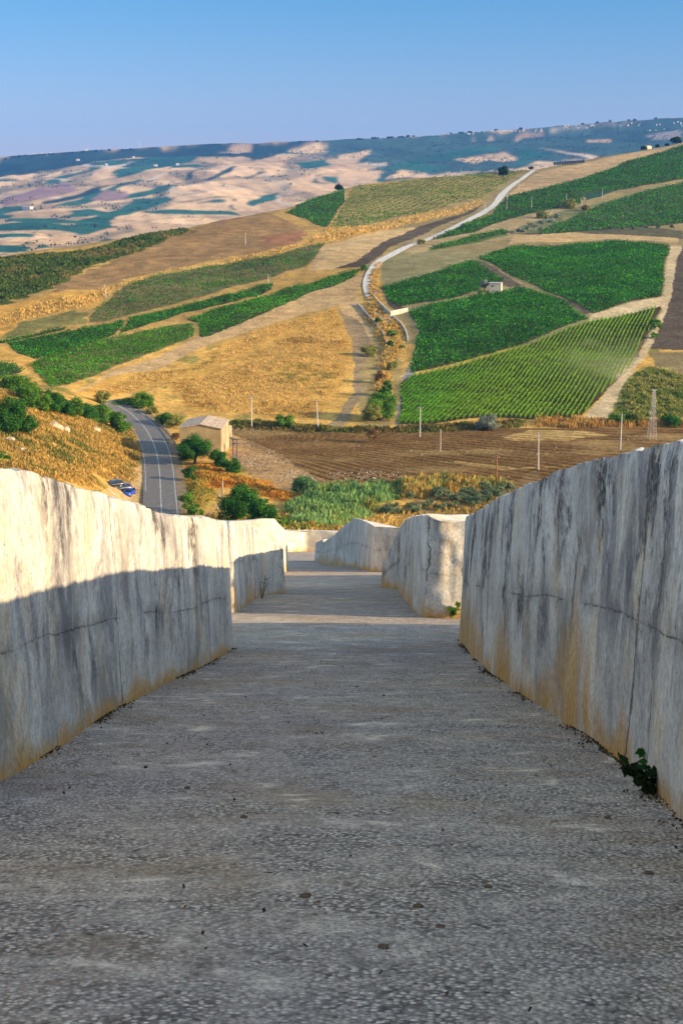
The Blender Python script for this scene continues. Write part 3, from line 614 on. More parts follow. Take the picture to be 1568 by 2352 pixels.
# ---------------------------------------------------------------- vineyards
VINE_A = np.array([(.026,.135,.016),(.045,.20,.018),(.09,.28,.024),(.014,.07,.012)])
def vrows(P, ang, spacing, per_m, width, height, size, gaps=0.0, tint=(1,1,1), seed=0, whole=False):
    """leaf clumps along parallel rows inside an outline; returns one point set per row"""
    rg = np.random.default_rng(seed + 100); ca, sa = math.cos(ang), math.sin(ang)
    a = P[:, 0] * ca + P[:, 1] * sa; b = -P[:, 0] * sa + P[:, 1] * ca; out = []
    for q in np.arange(b.min() + spacing * .5, b.max(), spacing):
        n = int((a.max() - a.min()) * per_m)
        if n < 2: continue
        s = rg.uniform(a.min(), a.max(), n)
        X_ = s * ca - q * sa; Y_ = s * sa + q * ca; s = s[inpoly(P, X_ + 1.6 * fbm(X_ / 4, Y_ / 4, 0, 3, 31), Y_ + 1.6 * fbm(X_ / 4, Y_ / 4, 0, 3, 32))]
        if gaps: s = s[fbm(s / 3.0, q * 3.1, 0, 3, seed + 5) > gaps - .5]
        if len(s) < 3: continue
        if whole:
            s = np.sort(s); cut = np.nonzero(np.diff(s) > 1.2)[0]; seg = np.split(s, cut + 1); s = max(seg, key=len)
        vig = 1 + .5 * fbm(s / 2.5, q / 2.5, 0, 3, seed + 3)
        off = rg.normal(0, width * .36, len(s)); x = s * ca - (q + off) * sa; y = s * sa + (q + off) * ca
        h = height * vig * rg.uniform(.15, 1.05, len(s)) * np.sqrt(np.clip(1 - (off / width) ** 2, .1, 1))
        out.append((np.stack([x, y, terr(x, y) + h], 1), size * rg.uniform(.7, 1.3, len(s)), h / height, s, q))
    return out
def vcol(C, hn, rg, base=None, patch=12.0, amt=.35, yel=0.0, seed=0):
    k = rg.integers(0, 4, len(C)); c = VINE_A[k] * rg.uniform(.5, 1.5, len(C))[:, None]
    p = fbm(C[:, 0] / patch, C[:, 1] / patch, 0, 3, seed + 77)
    c = c * (1 + amt * p)[:, None]
    y = np.clip(yel + .5 * yel * p + (rg.random(len(C)) < .03) * .3, 0, 1)[:, None]
    c = c * (1 - y) + np.array((.24, .25, .035)) * y * rg.uniform(.6, 1.2, len(C))[:, None]
    return c if base is None else c * np.array(base)
rg = np.random.default_rng(3)
PD = VW['striped']
d0_, d1_ = at(1285, 957, 370, 900), at(1429, 721, 370, 900); ANG = math.atan2(d1_[1] - d0_[1], d1_[0] - d0_[0])
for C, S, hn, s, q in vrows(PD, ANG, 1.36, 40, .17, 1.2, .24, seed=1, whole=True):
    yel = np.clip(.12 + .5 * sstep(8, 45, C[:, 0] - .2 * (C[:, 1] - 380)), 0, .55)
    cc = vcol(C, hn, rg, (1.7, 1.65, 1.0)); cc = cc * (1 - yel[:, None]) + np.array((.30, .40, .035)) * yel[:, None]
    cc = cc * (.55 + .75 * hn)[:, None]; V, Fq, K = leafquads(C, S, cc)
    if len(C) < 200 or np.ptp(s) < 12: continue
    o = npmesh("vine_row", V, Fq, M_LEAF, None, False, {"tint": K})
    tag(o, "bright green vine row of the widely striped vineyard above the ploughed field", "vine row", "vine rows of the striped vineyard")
def vineyard(key, label, ang, spacing, per_m, width, height, size, gaps=0.0, seed=0, base=None, yel=0.0, amt=.5):
    rs = vrows(VW[key], ang, spacing, per_m, width, height, size, gaps, seed=seed)
    C = np.concatenate([r[0] for r in rs]); S = np.concatenate([r[1] for r in rs]); hn = np.concatenate([r[2] for r in rs])
    V, Fq, K = leafquads(C, S, vcol(C, hn, rg, base, amt=amt, yel=yel, seed=seed))
    return tag(npmesh("vineyard", V, Fq, M_LEAF, None, False, {"tint": K}), label, "vineyard", None, "stuff")
D = math.radians
vineyard('mid_block', "dense dark green vineyard just uphill of the widely striped rows", D(22), 1.8, 9, .62, 1.2, .62, seed=2)
vineyard('big_block', "largest dense green vineyard, right of the diagonal lane near the hut", D(60), 1.9, 7.5, .64, 1.25, .64, seed=3)
vineyard('hut_block', "dense green vineyard left of the small stone hut", D(30), 1.8, 8.5, .62, 1.15, .6, seed=4)
vineyard('strip_a', "left end of the narrow bright green vineyard strip on the left slope", D(35), 1.5, 9, .75, .9, .5, seed=5)
vineyard('strip_b', "right stretch of the narrow bright green vineyard strip on the left slope", D(35), 1.5, 9, .75, .9, .5, seed=6)
vineyard('strip_c', "patchy lower vineyard strip above the bushes and the road bend", D(38), 1.7, 11, .8, .8, .5, .12, seed=7, yel=.10, base=(1.2, 1.2, 1))
vineyard('strip_d', "long green vineyard strip running up to the pale track", D(38), 1.7, 10, .8, .9, .52, .08, seed=8, yel=.06, base=(1.15, 1.15, 1))
vineyard('sliver', "thin green sliver of vines at the left edge of the slope", D(35), 1.5, 6, .8, .9, .5, seed=9)
vineyard('corner', "small bright vineyard corner at the left edge above the bushes", D(35), 1.5, 8, .8, .9, .5, .1, seed=10, yel=.1)
vineyard('mid_dark', "dull dark vineyard with thin rows in the middle of the left slope", D(62), 2.6, 6, .45, 1.1, .5, .06, seed=11, base=(.9, .85, .85))
vineyard('ridge_rows', "large ridge vineyard with fine rows left of the pale track", D(68), 5.0, 2.6, .8, 1.5, .85, .04, seed=12, base=(1.1, .9, .8), yel=.12)
vineyard('ridge_left', "small bright triangular vineyard on the ridge left of the fine rows", D(70), 2.4, 2.6, 1.1, 1.3, .8, seed=13)
vineyard('far_strip', "long dark green vineyard band running up to the right below the tan ridge field", D(50), 3.2, 3.2, .9, 1.4, .9, seed=14, base=(.85, .9, .85))  # base dims the foliage to stand in for shade on this slope
vineyard('right_big', "coarse leafy vineyard at the right edge above the dark hedge line", D(20), 3.4, 4, .9, 1.5, .8, .15, seed=15, base=(1.1, 1.1, 1.0))
vineyard('lane_bit', "small green vineyard patch between the pale track and the tan strip", D(40), 2.0, 3.5, 1.0, 1.2, .7, seed=16)

# ---------------------------------------------------------------- dry grass and ground cover
def stuffgrass(name, label, pts, n, h, w, cols, y0=180, y1=1500, thr=-9, seed=0, patch=8.0, cat="grass", fade=4.0, holes=()):
    P = poly(pts, y0, y1); rgx = np.random.default_rng(seed); b0, b1 = P.min(0), P.max(0)
    x = rgx.uniform(b0[0], b1[0], n * 2); y = rgx.uniform(b0[1], b1[1], n * 2); k = inpoly(P, x, y)
    nz = fbm(x / patch, y / patch, 0, 4, seed + 300); k &= nz > thr
    for H_ in holes: k &= ~inpoly(poly(H_, y0, y1), x, y)
    x, y, nz = x[k][:n], y[k][:n], nz[k][:n]
    ed = edgedist(P, x, y); kk = rgx.random(len(x)) < sstep(-.5, fade, ed + fade * .6 * fbm(x / 5, y / 5, 0, 3, seed + 302)); x, y, nz, ed = x[kk], y[kk], nz[kk], ed[kk]
    cl = fbm(x / 2.2, y / 2.2, 0, 3, seed + 301)
    kk = rgx.random(len(x)) < sstep(-.75, .1, cl); x, y, nz, ed, cl = x[kk], y[kk], nz[kk], ed[kk], cl[kk]
    h = h * (.35 + .65 * sstep(0, fade, ed))
    hh = h * rgx.uniform(.5, 1.3, len(x)) * (1 + .9 * cl)
    cols = np.array(cols); t = np.clip(.5 + 1.1 * nz + rgx.normal(0, .18, len(x)), 0, .999) * (len(cols) - 1)
    i = t.astype(int); f = (t - i)[:, None]; c = cols[i] * (1 - f) + cols[np.minimum(i + 1, len(cols) - 1)] * f
    c = c * rgx.uniform(.75, 1.25, len(x))[:, None]
    C = np.stack([x, y, terr(x, y) + hh * .42], 1); V, Fq, K = leafquads(C, hh, c, aspect=w, rng=rgx, vertical=True)
    return tag(npmesh(name, V, Fq, M_DRY, None, False, {"tint": K}), label, cat, None, "stuff")
G1, G2, G3, G4, G5 = (.60,.385,.115), (.48,.28,.07), (.34,.20,.06), (.26,.21,.055), (.15,.16,.04)
stuffgrass("dry_grass", "tall golden and olive dry grass on the bank left of the road", [(-120,885),(0,880),(60,905),(150,945),(290,965),(320,985),(345,1045),(330,1085),(330,1110),(250,1115),(235,1135),(120,1110),(-120,1080)], 90000, .62, .5, [G5,G4,G2,G1,G2,G4,G3,G4], 185, 400, seed=1)
stuffgrass("dry_grass", "golden dry grass covering the big field above the ploughed valley", [(185,900),(300,855),(430,845),(560,765),(740,715),(775,700),(812,790),(805,850),(760,930),(740,968),(600,955),(430,948),(380,890),(270,912)], 80000, .34, .8, [G3,G2,G1,(.70,.50,.20),G2,G1,G4], 360, 900, seed=2, patch=16, holes=[[(275,905),(380,868),(460,850),(600,790),(700,738),(716,742),(610,803),(470,864),(385,880),(310,910)], [(668,862),(700,885),(742,918),(752,930),(735,925),(690,888)]])
stuffgrass("dry_scrub", "rusty orange dry scrub on the slope below the farmhouse", [(420,1072),(470,1060),(540,1085),(610,1105),(700,1140),(640,1160),(560,1120),(470,1130),(420,1190)], 22000, .7, .5, [(.33,.13,.025),(.52,.22,.035),(.60,.30,.05),(.30,.24,.05)], 220, 420, seed=3, cat="scrub")
stuffgrass("dry_scrub", "yellow olive weeds beside the road below the farmhouse", [(415,1110),(480,1100),(520,1140),(480,1165),(440,1185),(415,1190)], 8000, .6, .5, [(.36,.27,.06),(.25,.24,.05),(.45,.30,.06)], 220, 420, seed=4, cat="scrub")
stuffgrass("dry_grass", "dry straw bank crossing the slope above the dark vineyard", Z3([(-60,400),(150,330),(430,262),(700,180),(1000,130),(1300,62),(1500,10),(1700,-40),(1710,-20),(1490,45),(1300,92),(1000,145),(720,192),(520,282),(420,345),(330,352),(90,410),(-60,480)]), 32000, .8, .9, [G2,G1,G1,G3], 450, 1300, seed=5)
stuffgrass("dry_grass", "straw coloured bank below the ridge vineyard", [(745,525),(860,515),(960,490),(1080,462),(1130,455),(1110,470),(1000,505),(900,528),(800,548),(740,560),(700,545)], 14000, .9, .9, [G1,(.60,.40,.14),G2], 450, 1400, seed=6)
stuffgrass("dry_grass", "tangled dry weeds on both sides of the winding pale track", [(838,640),(850,612),(890,590),(872,640),(885,700),(930,745),(935,800),(905,850),(915,900),(880,950),(840,940),(845,870),(870,800),(828,720)], 26000, .9, .6, [G3,G1,G2,(.30,.24,.07),G1], 380, 900, seed=7)
stuffgrass("dry_reed", "dead golden reeds along the ditch above the ploughed field", [(1220,957),(1300,962),(1400,968),(1470,965),(1700,962),(1700,980),(1450,984),(1300,988),(1215,982)], 9000, 1.3, .3, [(.36,.22,.07),(.52,.31,.09),(.33,.17,.05)], 330, 460, seed=8, cat="reeds")
stuffgrass("weeds", "low green and brown weeds along the ditch at the field's top edge", [(515,965),(600,968),(760,980),(900,985),(1000,975),(1210,965),(1215,985),(1000,996),(850,998),(700,996),(520,985)], 20000, 1.0, .6, [(.10,.13,.03),(.18,.17,.04),(.10,.07,.03),(.28,.19,.06),(.12,.15,.035)], 330, 460, seed=9, cat="weeds")
stuffgrass("grass", "olive green grass on the mound by the lattice pylon", Z4([(1225,845),(1290,700),(1350,640),(1420,612),(1500,625),(1660,680),(1660,850)]), 30000, .8, .7, [(.12,.17,.035),(.20,.22,.05),(.33,.28,.08),(.16,.20,.04)], 360, 700, seed=10)
stuffgrass("reeds", "dense green reed bed behind the last concrete blocks", [(640,1165),(690,1120),(760,1115),(900,1112),(960,1110),(930,1140),(880,1170),(800,1215),(640,1235)], 22000, 1.7, .24, [(.10,.20,.06),(.17,.30,.10),(.24,.36,.12),(.12,.22,.06),(.30,.32,.09)], 200, 330, seed=11, cat="reeds")
stuffgrass("dry_reed", "yellow dry reeds right of the green reed bed", [(900,1106),(1000,1102),(1180,1108),(1180,1122),(1080,1130),(980,1148),(900,1150)], 8000, 1.7, .22, [(.42,.30,.08),(.52,.34,.09),(.22,.28,.08),(.46,.26,.06)], 220, 340, seed=12, cat="reeds")
stuffgrass("weeds", "olive and rust weeds at the foot of the reed bed", [(560,1190),(640,1185),(760,1200),(800,1210),(760,1250),(560,1260)], 9000, 1.0, .5, [(.33,.18,.04),(.20,.20,.05),(.28,.26,.05),(.12,.14,.035)], 190, 300, seed=13, cat="weeds")
stuffgrass("grass", "short dry grass over the valley side below the concrete blocks", [(380,1185),(500,1180),(900,1160),(1200,1130),(1300,1150),(1300,1250),(300,1250)], 20000, .7, .6, [G2,G4,G3,G1], 170, 330, seed=14)
stuffgrass("scrub", "dense green scrub covering the rocky slope at the far left", Z3([(-80,125),(150,105),(300,95),(480,60),(640,10),(800,-12),(880,-12),(830,15),(700,62),(560,112),(420,152),(330,205),(250,255),(100,300),(-80,345)]), 70000, 1.1, 1.0, [(.20,.16,.05),(.09,.12,.025),(.06,.10,.02),(.11,.15,.03),(.05,.085,.02)], 480, 1300, seed=15, patch=14, cat="scrub")
# ---------------------------------------------------------------- roads
t = NT("asphalt"); n = t.noise(t.coord((2, .3, 1)), 1.0, 4, .6)
M_ASPH = t.out(t.mix(t.ramp(n, [(.3, 0.0), (.7, 1.0)]), (.115, .105, .10), (.165, .15, .14)), .85, None, .2)
M_MARK = plain("white_road_paint", (.36, .36, .35), .8, .5, 1.5)
t = NT("pale_gravel"); n = t.noise(t.coord((.5, .35, 1)), 1.0, 5, .65)
M_GRAV = t.out(t.mix(t.ramp(n, [(.3, 0.0), (.7, 1.0)]), (.36, .33, .30), (.62, .58, .53)), .95, None, .05)
def smoothline(P, k=6):
    P = np.asarray(P, float)
    for _ in range(3):
        Q = [P[0]]
        for a, b in zip(P[:-1], P[1:]): Q += [a * .75 + b * .25, a * .25 + b * .75]
        Q.append(P[-1]); P = np.array(Q)
    return P
def ribbon(name, Cn, o0, o1, lift, mat, cross=3, zc=None, label=None):
    T = np.gradient(Cn, axis=0); T /= np.linalg.norm(T, axis=1)[:, None]; N_ = np.stack([T[:, 1], -T[:, 0]], 1)
    o0 = np.broadcast_to(o0, len(Cn)); o1 = np.broadcast_to(o1, len(Cn)); V = []
    for k in range(cross):
        f = k / (cross - 1); P = Cn + N_ * (o0 + (o1 - o0) * f)[:, None]
        z = terr(P[:, 0], P[:, 1]) + lift if zc is None else zc + lift
        V.append(np.stack([P[:, 0], P[:, 1], z], 1))
    V = np.array(V); ii = np.arange(V.shape[0] * V.shape[1]).reshape(V.shape[:2])
    Fq = np.stack([ii[:-1, :-1], ii[1:, :-1], ii[1:, 1:], ii[:-1, 1:]], -1).reshape(-1, 4)
    return tag(npmesh(name, V.reshape(-1, 3), Fq, mat, None, True), label, kind="structure")
RC = smoothline([at(u, v, 200, 480)[:2] for u, v in [(372,1195),(369,1130),(367,1085),(361,1042),(347,1005),(328,978),(304,957),(280,943),(258,934)]])
RC = np.concatenate([RC, RC[-1] + (RC[-1] - RC[-2]) * np.array([[3], [8], [16], [30]])])
rz = np.maximum.reduce([terr(RC[:, 0] + q, RC[:, 1]) for q in (-3.2, 0, 3.2)]); rz = _smooth(RC[:, 1], rz)
ribbon("road", RC, -3.7, 3.5, .10, M_ASPH, 4, rz)
ribbon("road_marking", RC, -.13, .09, .106, M_MARK, 2, rz); ribbon("road_marking", RC, 3.0, 3.18, .106, M_MARK, 2, rz)
ribbon("road_marking", RC[12:60], -3.3, -3.15, .106, M_MARK, 2, rz[12:60])
ribbon("road_shoulder", RC, 3.5, 5.5, .02, plain("shoulder_earth", (.20,.14,.08), 1, .4, .6), 2, rz)
TL = [(1221,391),(1196,407),(1166,428),(1139,450),(1135,466),(1098,488),(1054,513),(1000,538),(943,561),(899,579),(868,595),(856,604),(840,626),(831,652),(838,680),(853,706),(866,733),(884,742)]
TR = [(1232,391),(1206,408),(1177,430),(1158,450),(1147,468),(1113,491),(1066,515),(1010,540),(954,563),(912,584),(882,600),(874,610),(858,628),(850,652),(856,677),(880,703),(896,726),(904,736)]
L_, R_ = smoothline([at(u, v, 400, 1500)[:2] for u, v in TL]), smoothline([at(u, v, 400, 1500)[:2] for u, v in TR])
tp = []
for f in (0, .33, .67, 1): q = L_ + (R_ - L_) * f; tp.append(np.stack([q[:, 0], q[:, 1], terr(q[:, 0], q[:, 1]) + .3], 1))
tp = np.array(tp); ii = np.arange(tp.shape[0] * tp.shape[1]).reshape(tp.shape[:2])
tag(npmesh("dirt_track", tp.reshape(-1, 3), np.stack([ii[:-1, :-1], ii[1:, :-1], ii[1:, 1:], ii[:-1, 1:]], -1).reshape(-1, 4), M_GRAV, None, True), kind="structure")
# ---------------------------------------------------------------- guard rail, low walls
M_STEEL = plain("galvanised_steel", (.20, .21, .23), .5, .2, 2, .6); M_WALL = plain("pale_masonry", (.50, .44, .35), .95, .3, .8)
def px(d): return d * 1.02 / F
gr = empty("guard_rail", at(330, 957, 200, 480), 0, "dark steel guard rail round the outside of the road bend", "guard rail")
def local(o, P): return np.asarray(P) - np.array(o.location)
GP = smoothline([at(u, v, 200, 480) for u, v in [(250,932),(299,944),(337,962),(369,984),(390,1005),(402,1022)]])
V = []; 
for p in GP:
    for dz in (.42, .78): V.append((p[0], p[1], p[2] + dz))
for p in GP:
    for dz in (.42, .78): V.append((p[0] + .08, p[1] + .08, p[2] + dz))
n = len(GP); V = local(gr, V); q = []
for i in range(n - 1): q += [(2*i, 2*i+2, 2*i+3, 2*i+1), (2*n+2*i, 2*n+2*i+1, 2*n+2*i+3, 2*n+2*i+2), (2*i+1, 2*i+3, 2*n+2*i+3, 2*n+2*i+1), (2*i, 2*n+2*i, 2*n+2*i+2, 2*i+2)]
MB().raw(V, q).build("rail", M_STEEL, gr)
for p in GP[::3]:
    p = local(gr, p); MB().box((p[0]+.12, p[1]+.12, .1 + p[2]), (.1, .1, 1.3)).build("post", M_STEEL, gr)
def wall(pts, h, th, label, mat=M_WALL, y0=380, y1=1200, base=0.3):
    P = smoothline([at(u, v, y0, y1) for u, v in pts]) if len(pts) > 2 else np.array([at(u, v, y0, y1) for u, v in pts])
    Z_ = terr(P[:, 0], P[:, 1]); hh = np.interp(np.linspace(0, 1, len(P)), np.linspace(0, 1, len(np.atleast_1d(h))), np.atleast_1d(h))
    T = np.gradient(P[:, :2], axis=0); T /= np.linalg.norm(T, axis=1)[:, None]; N_ = np.stack([T[:, 1], -T[:, 0]], 1) * th / 2
    V = []
    for i in range(len(P)):
        for s in (-1, 1):
            for z in (-base, hh[i]): V.append((P[i, 0] + s * N_[i, 0], P[i, 1] + s * N_[i, 1], Z_[i] + z))
    f = []
    for i in range(len(P) - 1):
        a = 4 * i; b = a + 4; f += [(a, b, b+1, a+1), (a+2, a+3, b+3, b+2), (a+1, b+1, b+3, a+3), (a, a+2, b+2, b)]
    f += [(0, 1, 3, 2), (len(V)-4, len(V)-2, len(V)-1, len(V)-3)]
    return tag(MB().raw(V, f).build("retaining_wall" if np.max(h) > 1.2 else "low_wall", mat), label, "wall")
wall([(858,681),(865,693),(876,706),(894,724)], [.9, 1.3, 2.0], .35, "retaining wall curving along the right edge of the pale track")
wall([(896,725),(936,717)], 1.9, .4, "bright sunlit retaining wall end facing the valley at the track bend", M_WALL)
wall([(901,728),(924,749),(934,766),(936,784)], .9, .35, "low pale wall curving down beside the striped lane by the vineyard")
wall([(820,700),(845,726),(868,752),(884,776),(888,795)], .9, .4, "grey low wall along the ditch left of the winding track", plain("grey_masonry", (.30,.29,.30), .95, .3, .8))
# ---------------------------------------------------------------- cars
M_GLASS = NT("dark_car_glass").out((.012, .014, .018), .08, None, .6); M_TYRE = plain("tyre_rubber", (.02, .02, .02), .9); M_RIM = plain("rim_alloy", (.45,.45,.47), .35, .1, 5, .8)
M_LAMP = NT("headlight_glass").out((.75, .78, .8), .1, None, .6); M_TAIL = NT("tail_light").out((.45, .01, .01), .2, None, .5); M_PLATE = plain("number_plate", (.75,.75,.72), .5, .05); M_BLK = plain("black_plastic", (.02,.02,.022), .6)
def car(p, heading, paint, label, L=4.0, Wd=1.72, H=1.48):
    """x is forward; the body is lofted through cross sections"""
    root = empty("parked_car", (p[0], p[1], p[2] + .02), heading, label, "car", "cars parked beside the road")
    x = np.array([-.5,-.49,-.44,-.30,-.12,.05,.17,.27,.40,.47,.5]) * L
    zt = np.array([.62,.86,.92,.95,.95,.95,.95,.93,.84,.72,.55]) ; hw = np.array([.80,.88,.94,.98,1,1,1,.99,.95,.88,.78]) * Wd / 2
    zb = np.array([.36,.28,.22,.20,.20,.20,.20,.20,.21,.25,.34]); V = []; f = []
    for i in range(len(x)):
        w = hw[i]; a, b = zb[i], zt[i]
        for y, z in [(-w*.86,a),(-w,a+.12),(-w,a+(b-a)*.62),(-w*.93,b-.03),(-w*.7,b),(w*.7,b),(w*.93,b-.03),(w,a+(b-a)*.62),(w,a+.12),(w*.86,a)]: V.append((x[i], y, z))
    k = 10
    for i in range(len(x)-1):
        for j in range(k): f.append((i*k+j, (i+1)*k+j, (i+1)*k+(j+1)%k, i*k+(j+1)%k))
    f += [tuple(range(k))[::-1], tuple((len(x)-1)*k+j for j in range(k))]
    body = MB().raw(V, f).build("body", paint, root, smooth=True)
    cx = [(-.455,.93),(-.36,H-.04),(-.20,H),(.02,H-.01),(.10,H-.07),(.29,.92)]; V = []; f = []
    for xx, zz in cx:
        w = Wd / 2 * (.93 - .17 * (zz - .92) / (H - .92)); V += [(xx*L, -w, zz), (xx*L, w, zz)]
    n = len(cx)
    MB().raw([(a*L, s*Wd/2*(.93-.17*(z-.92)/(H-.92))*.93, z) for a, z in [(-.36,H-.05),(-.20,H),(.02,H-.01),(.10,H-.06)] for s in (-1,1)] + [(a*L, s*Wd/2*.68, H-.09) for a in (-.36,-.20,.02,.10) for s in (-1,1)],
             [(0,2,3,1),(2,4,5,3),(4,6,7,5),(8,10,2,0),(10,12,4,2),(12,14,6,4),(1,3,11,9),(3,5,13,11),(5,7,15,13),(14,15,7,6),(8,0,1,9)]).build("roof", paint, root)
    gl = [tuple(range(0, 2*n, 2)), tuple(range(1, 2*n, 2))[::-1]] + [(2*i, 2*i+1, 2*i+3, 2*i+2) for i in range(n-1)]
    V2 = [(v[0], v[1]*.97, v[2]-.015) for v in V]
    MB().raw(V2, gl).build("window", M_GLASS, root)
    for s in (-1, 1):
        for xa, xb in [((.10*L, H-.07), (.29*L, .93)), ((-.08*L, H-.02), (-.08*L, .93)), ((-.36*L, H-.05), (-.44*L, .93))]:
            MB().tube((xa[0], s*Wd/2*.765, xa[1]), (xb[0], s*Wd/2*.925, xb[1]), .05, n=6).build("window_pillar", paint, root)
        MB().raw([(.435*L, s*.50, .62), (.485*L, s*.50, .58), (.485*L, s*.72, .58), (.41*L, s*.82, .62), (.44*L, s*.50, .76), (.41*L, s*.80, .78)], [(1,2,5,4),(2,3,5),(0,1,4),(0,4,5,3),(0,3,2,1)]).build("headlight", M_LAMP, root)
        MB().box((-.487*L, s*.66, .78), (.07, .2, .22)).build("tail_light", M_TAIL, root)
        MB().box((.19*L, s*(Wd/2+.08), 1.0), (.1, .18, .13)).build("mirror", paint, root, .02)
        for ax in (-.31, .31):
            tw = MB().tube((ax*L, s*(Wd/2-.20), .31), (ax*L, s*(Wd/2-.01), .31), .31, .31, 18).build("wheel", M_TYRE, root)
            MB().tube((ax*L, s*(Wd/2-.015), .31), (ax*L, s*(Wd/2+.006), .31), .2, .19, 14).build("rim", M_RIM, tw)
    MB().box((.492*L, 0, .44), (.05, .52, .12)).build("number_plate", M_PLATE, root)
    MB().box((.478*L, 0, .60), (.06, .8, .10)).build("grille", M_BLK, root)
    return root
def paintmat(n, c): return NT(n).out(c, .28, None, .5, 0.0, Coat_Weight=.8, Coat_Roughness=.06)
car(at(297, 1138, 200, 420), D(-104), paintmat("blue_paint", (.015,.06,.42)), "bright blue small car facing the camera at the edge of the lay-by", 3.7, 1.66, 1.46)
car(at(281, 1127, 200, 420), D(-146), paintmat("silver_black_paint", (.05,.055,.065)), "dark grey car parked between the blue car and the black car", 4.0)
car(at(261, 1119, 200, 420), D(-147), paintmat("black_paint", (.010,.013,.022)), "black car parked farthest into the dry grass behind the others", 4.1)
# ---------------------------------------------------------------- farmhouse, hut, small buildings
M_PLAST = plain("ochre_plaster", (.41, .285, .14), .95, .28, .35); M_PLAST2 = plain("pale_plaster", (.62, .52, .38), .95, .25, .5); M_TILE = plain("weathered_pink_tiles", (.42, .31, .22), .95, .45, 1.4); M_HOLE = plain("dark_opening", (.02, .018, .016), 1)
def gable_house(p, rz, w, d, h, rise, label, cat="house", name="farmhouse", wm=M_PLAST, rm=M_TILE):
    r = empty(name, p, rz, label, cat); hw = w / 2
    MB().raw([(-hw,0,-1.2),(hw,0,-1.2),(hw,d,-1.2),(-hw,d,-1.2),(-hw,0,h),(hw,0,h),(hw,d,h),(-hw,d,h),(0,0,h+rise),(0,d,h+rise)],
             [(0,1,5,8,4),(2,3,7,9,6),(1,2,6,5),(3,0,4,7),(0,3,2,1)]).build("wall", wm, r)
    rf = MB()
    for s in (-1, 1):
        e = .25; z0 = h - e * rise / hw
        a = [(s*(hw+e), -e, z0), (0, -e, h+rise), (0, d+e, h+rise), (s*(hw+e), d+e, z0)]
        rf.raw([(x, y, z + .03) for x, y, z in a] + [(x, y, z + .22) for x, y, z in a], [(0,1,2,3),(4,7,6,5),(0,4,5,1),(1,5,6,2),(2,6,7,3),(3,7,4,0)])
    rf.build("roof", rm, r); return r
hp = at(461, 1048, 200, 440); hs_ = px(hp[1])
fh = gable_house(hp, D(-4), 96*hs_, 12.5, 64*hs_, 1.0, "ochre farmhouse with a pale low gable roof beside the road")
MB().box((48*hs_+.16, 1.5, 2.6), (.30, .5, 7.6)).build("buttress", M_PLAST2, fh); MB().box((48*hs_+.16, 7.0, 2.6), (.30, .5, 7.2)).build("buttress", M_PLAST2, fh)
MB().box((48*hs_+.03, 4.2, 1.2), (.12, 1.3, 2.3)).build("door", M_HOLE, fh)
ru = at(520, 1004, 250, 460); r_ = empty("ruined_wall", ru, 0, "two pale broken wall stubs behind the farmhouse's right side", "ruin")
MB().box((-.35, 0, 1.6), (.9, 1.0, 3.6)).build("wall_stub", M_PLAST2, r_, .06); MB().box((.95, .8, 1.4), (.7, 1.0, 3.0)).build("wall_stub", M_PLAST2, r_, .06)
hu = at(1136, 671, 400, 900); u_ = px(hu[1]); hut = empty("stone_hut", hu, D(-14), "small pale flat-roofed hut among the dense green vineyards", "hut")
w_, h_ = 27*u_, 20*u_
MB().box((0, 2.2, h_/2-.5), (w_, 4.4, h_+1)).build("wall", M_PLAST2, hut); MB().box((0, 2.2, h_+.1), (w_+.3, 4.7, .18)).build("roof", plain("grey_slab", (.42,.38,.33), .9), hut)
f_ = MB().box((-w_*.22, -.02, h_*.68), (.8, .12, .7)).build("window", M_HOLE, hut); MB().box((-w_/2-.02, 2.0, 1.1), (.12, 1.0, 2.1)).build("door", M_HOLE, hut)
bt = at(861, 676, 400, 900); b_ = empty("water_tank", bt, 0, "bright blue plastic tank beside the pale winding track", "tank")
MB().tube((0,0,0),(0,0,1.15), .72, .72, 16).build("tank_body", plain("blue_plastic", (.03,.07,.55), .5, .1), b_, smooth=False); MB().tube((0,0,1.15),(0,0,1.4), .6, .3, 16).build("lid", plain("blue_plastic_lid", (.03,.06,.45), .5, .1), b_)
rh = at(1491, 334, 900, 1500); gable_house(rh, D(20), 12*px(rh[1]), 6, 2.6, .9, "small tan house on the skyline between dark trees at upper right", "house", "ridge_house", M_PLAST2, M_TILE)
rh2 = at(1137, 400, 800, 1500); gable_house(rh2, D(0), 9*px(rh2[1]), 4, 2.0, .5, "small dark shed left of the round ridge tree", "shed", "shed", plain("dark_shed_wall", (.10,.09,.09), .9), M_TILE)
# solar field
sp = at(1306, 378, 900, 1500); k_ = px(sp[1]); so_ = empty("solar_array", sp, math.atan2(.11*70*k_, 70*k_)*0 + D(8), "long dark solar panel array standing on the ridge line", "solar panels")
M_PAN = NT("solar_panel_glass").out((.012,.014,.03), .25, None, .4); nP = 12
for i in range(nP):
    xx = (i - nP/2 + .5) * 70*k_/nP; zz = .075 * xx
    MB().raw([(xx-1.08,-.9,zz+.9),(xx+1.08,-.9,zz+.9),(xx+1.08,.9,zz+3.2),(xx-1.08,.9,zz+3.2),(xx-1.08,-.85,zz+.82),(xx+1.08,-.85,zz+.82),(xx+1.08,.95,zz+3.1),(xx-1.08,.95,zz+3.1)],[(0,1,2,3),(7,6,5,4),(0,4,5,1),(1,5,6,2),(2,6,7,3),(3,7,4,0)]).build("panel", M_PAN, so_)
    MB().tube((xx,0,zz-2),(xx,0,zz+2), .08, n=6).build("leg", M_STEEL, so_)
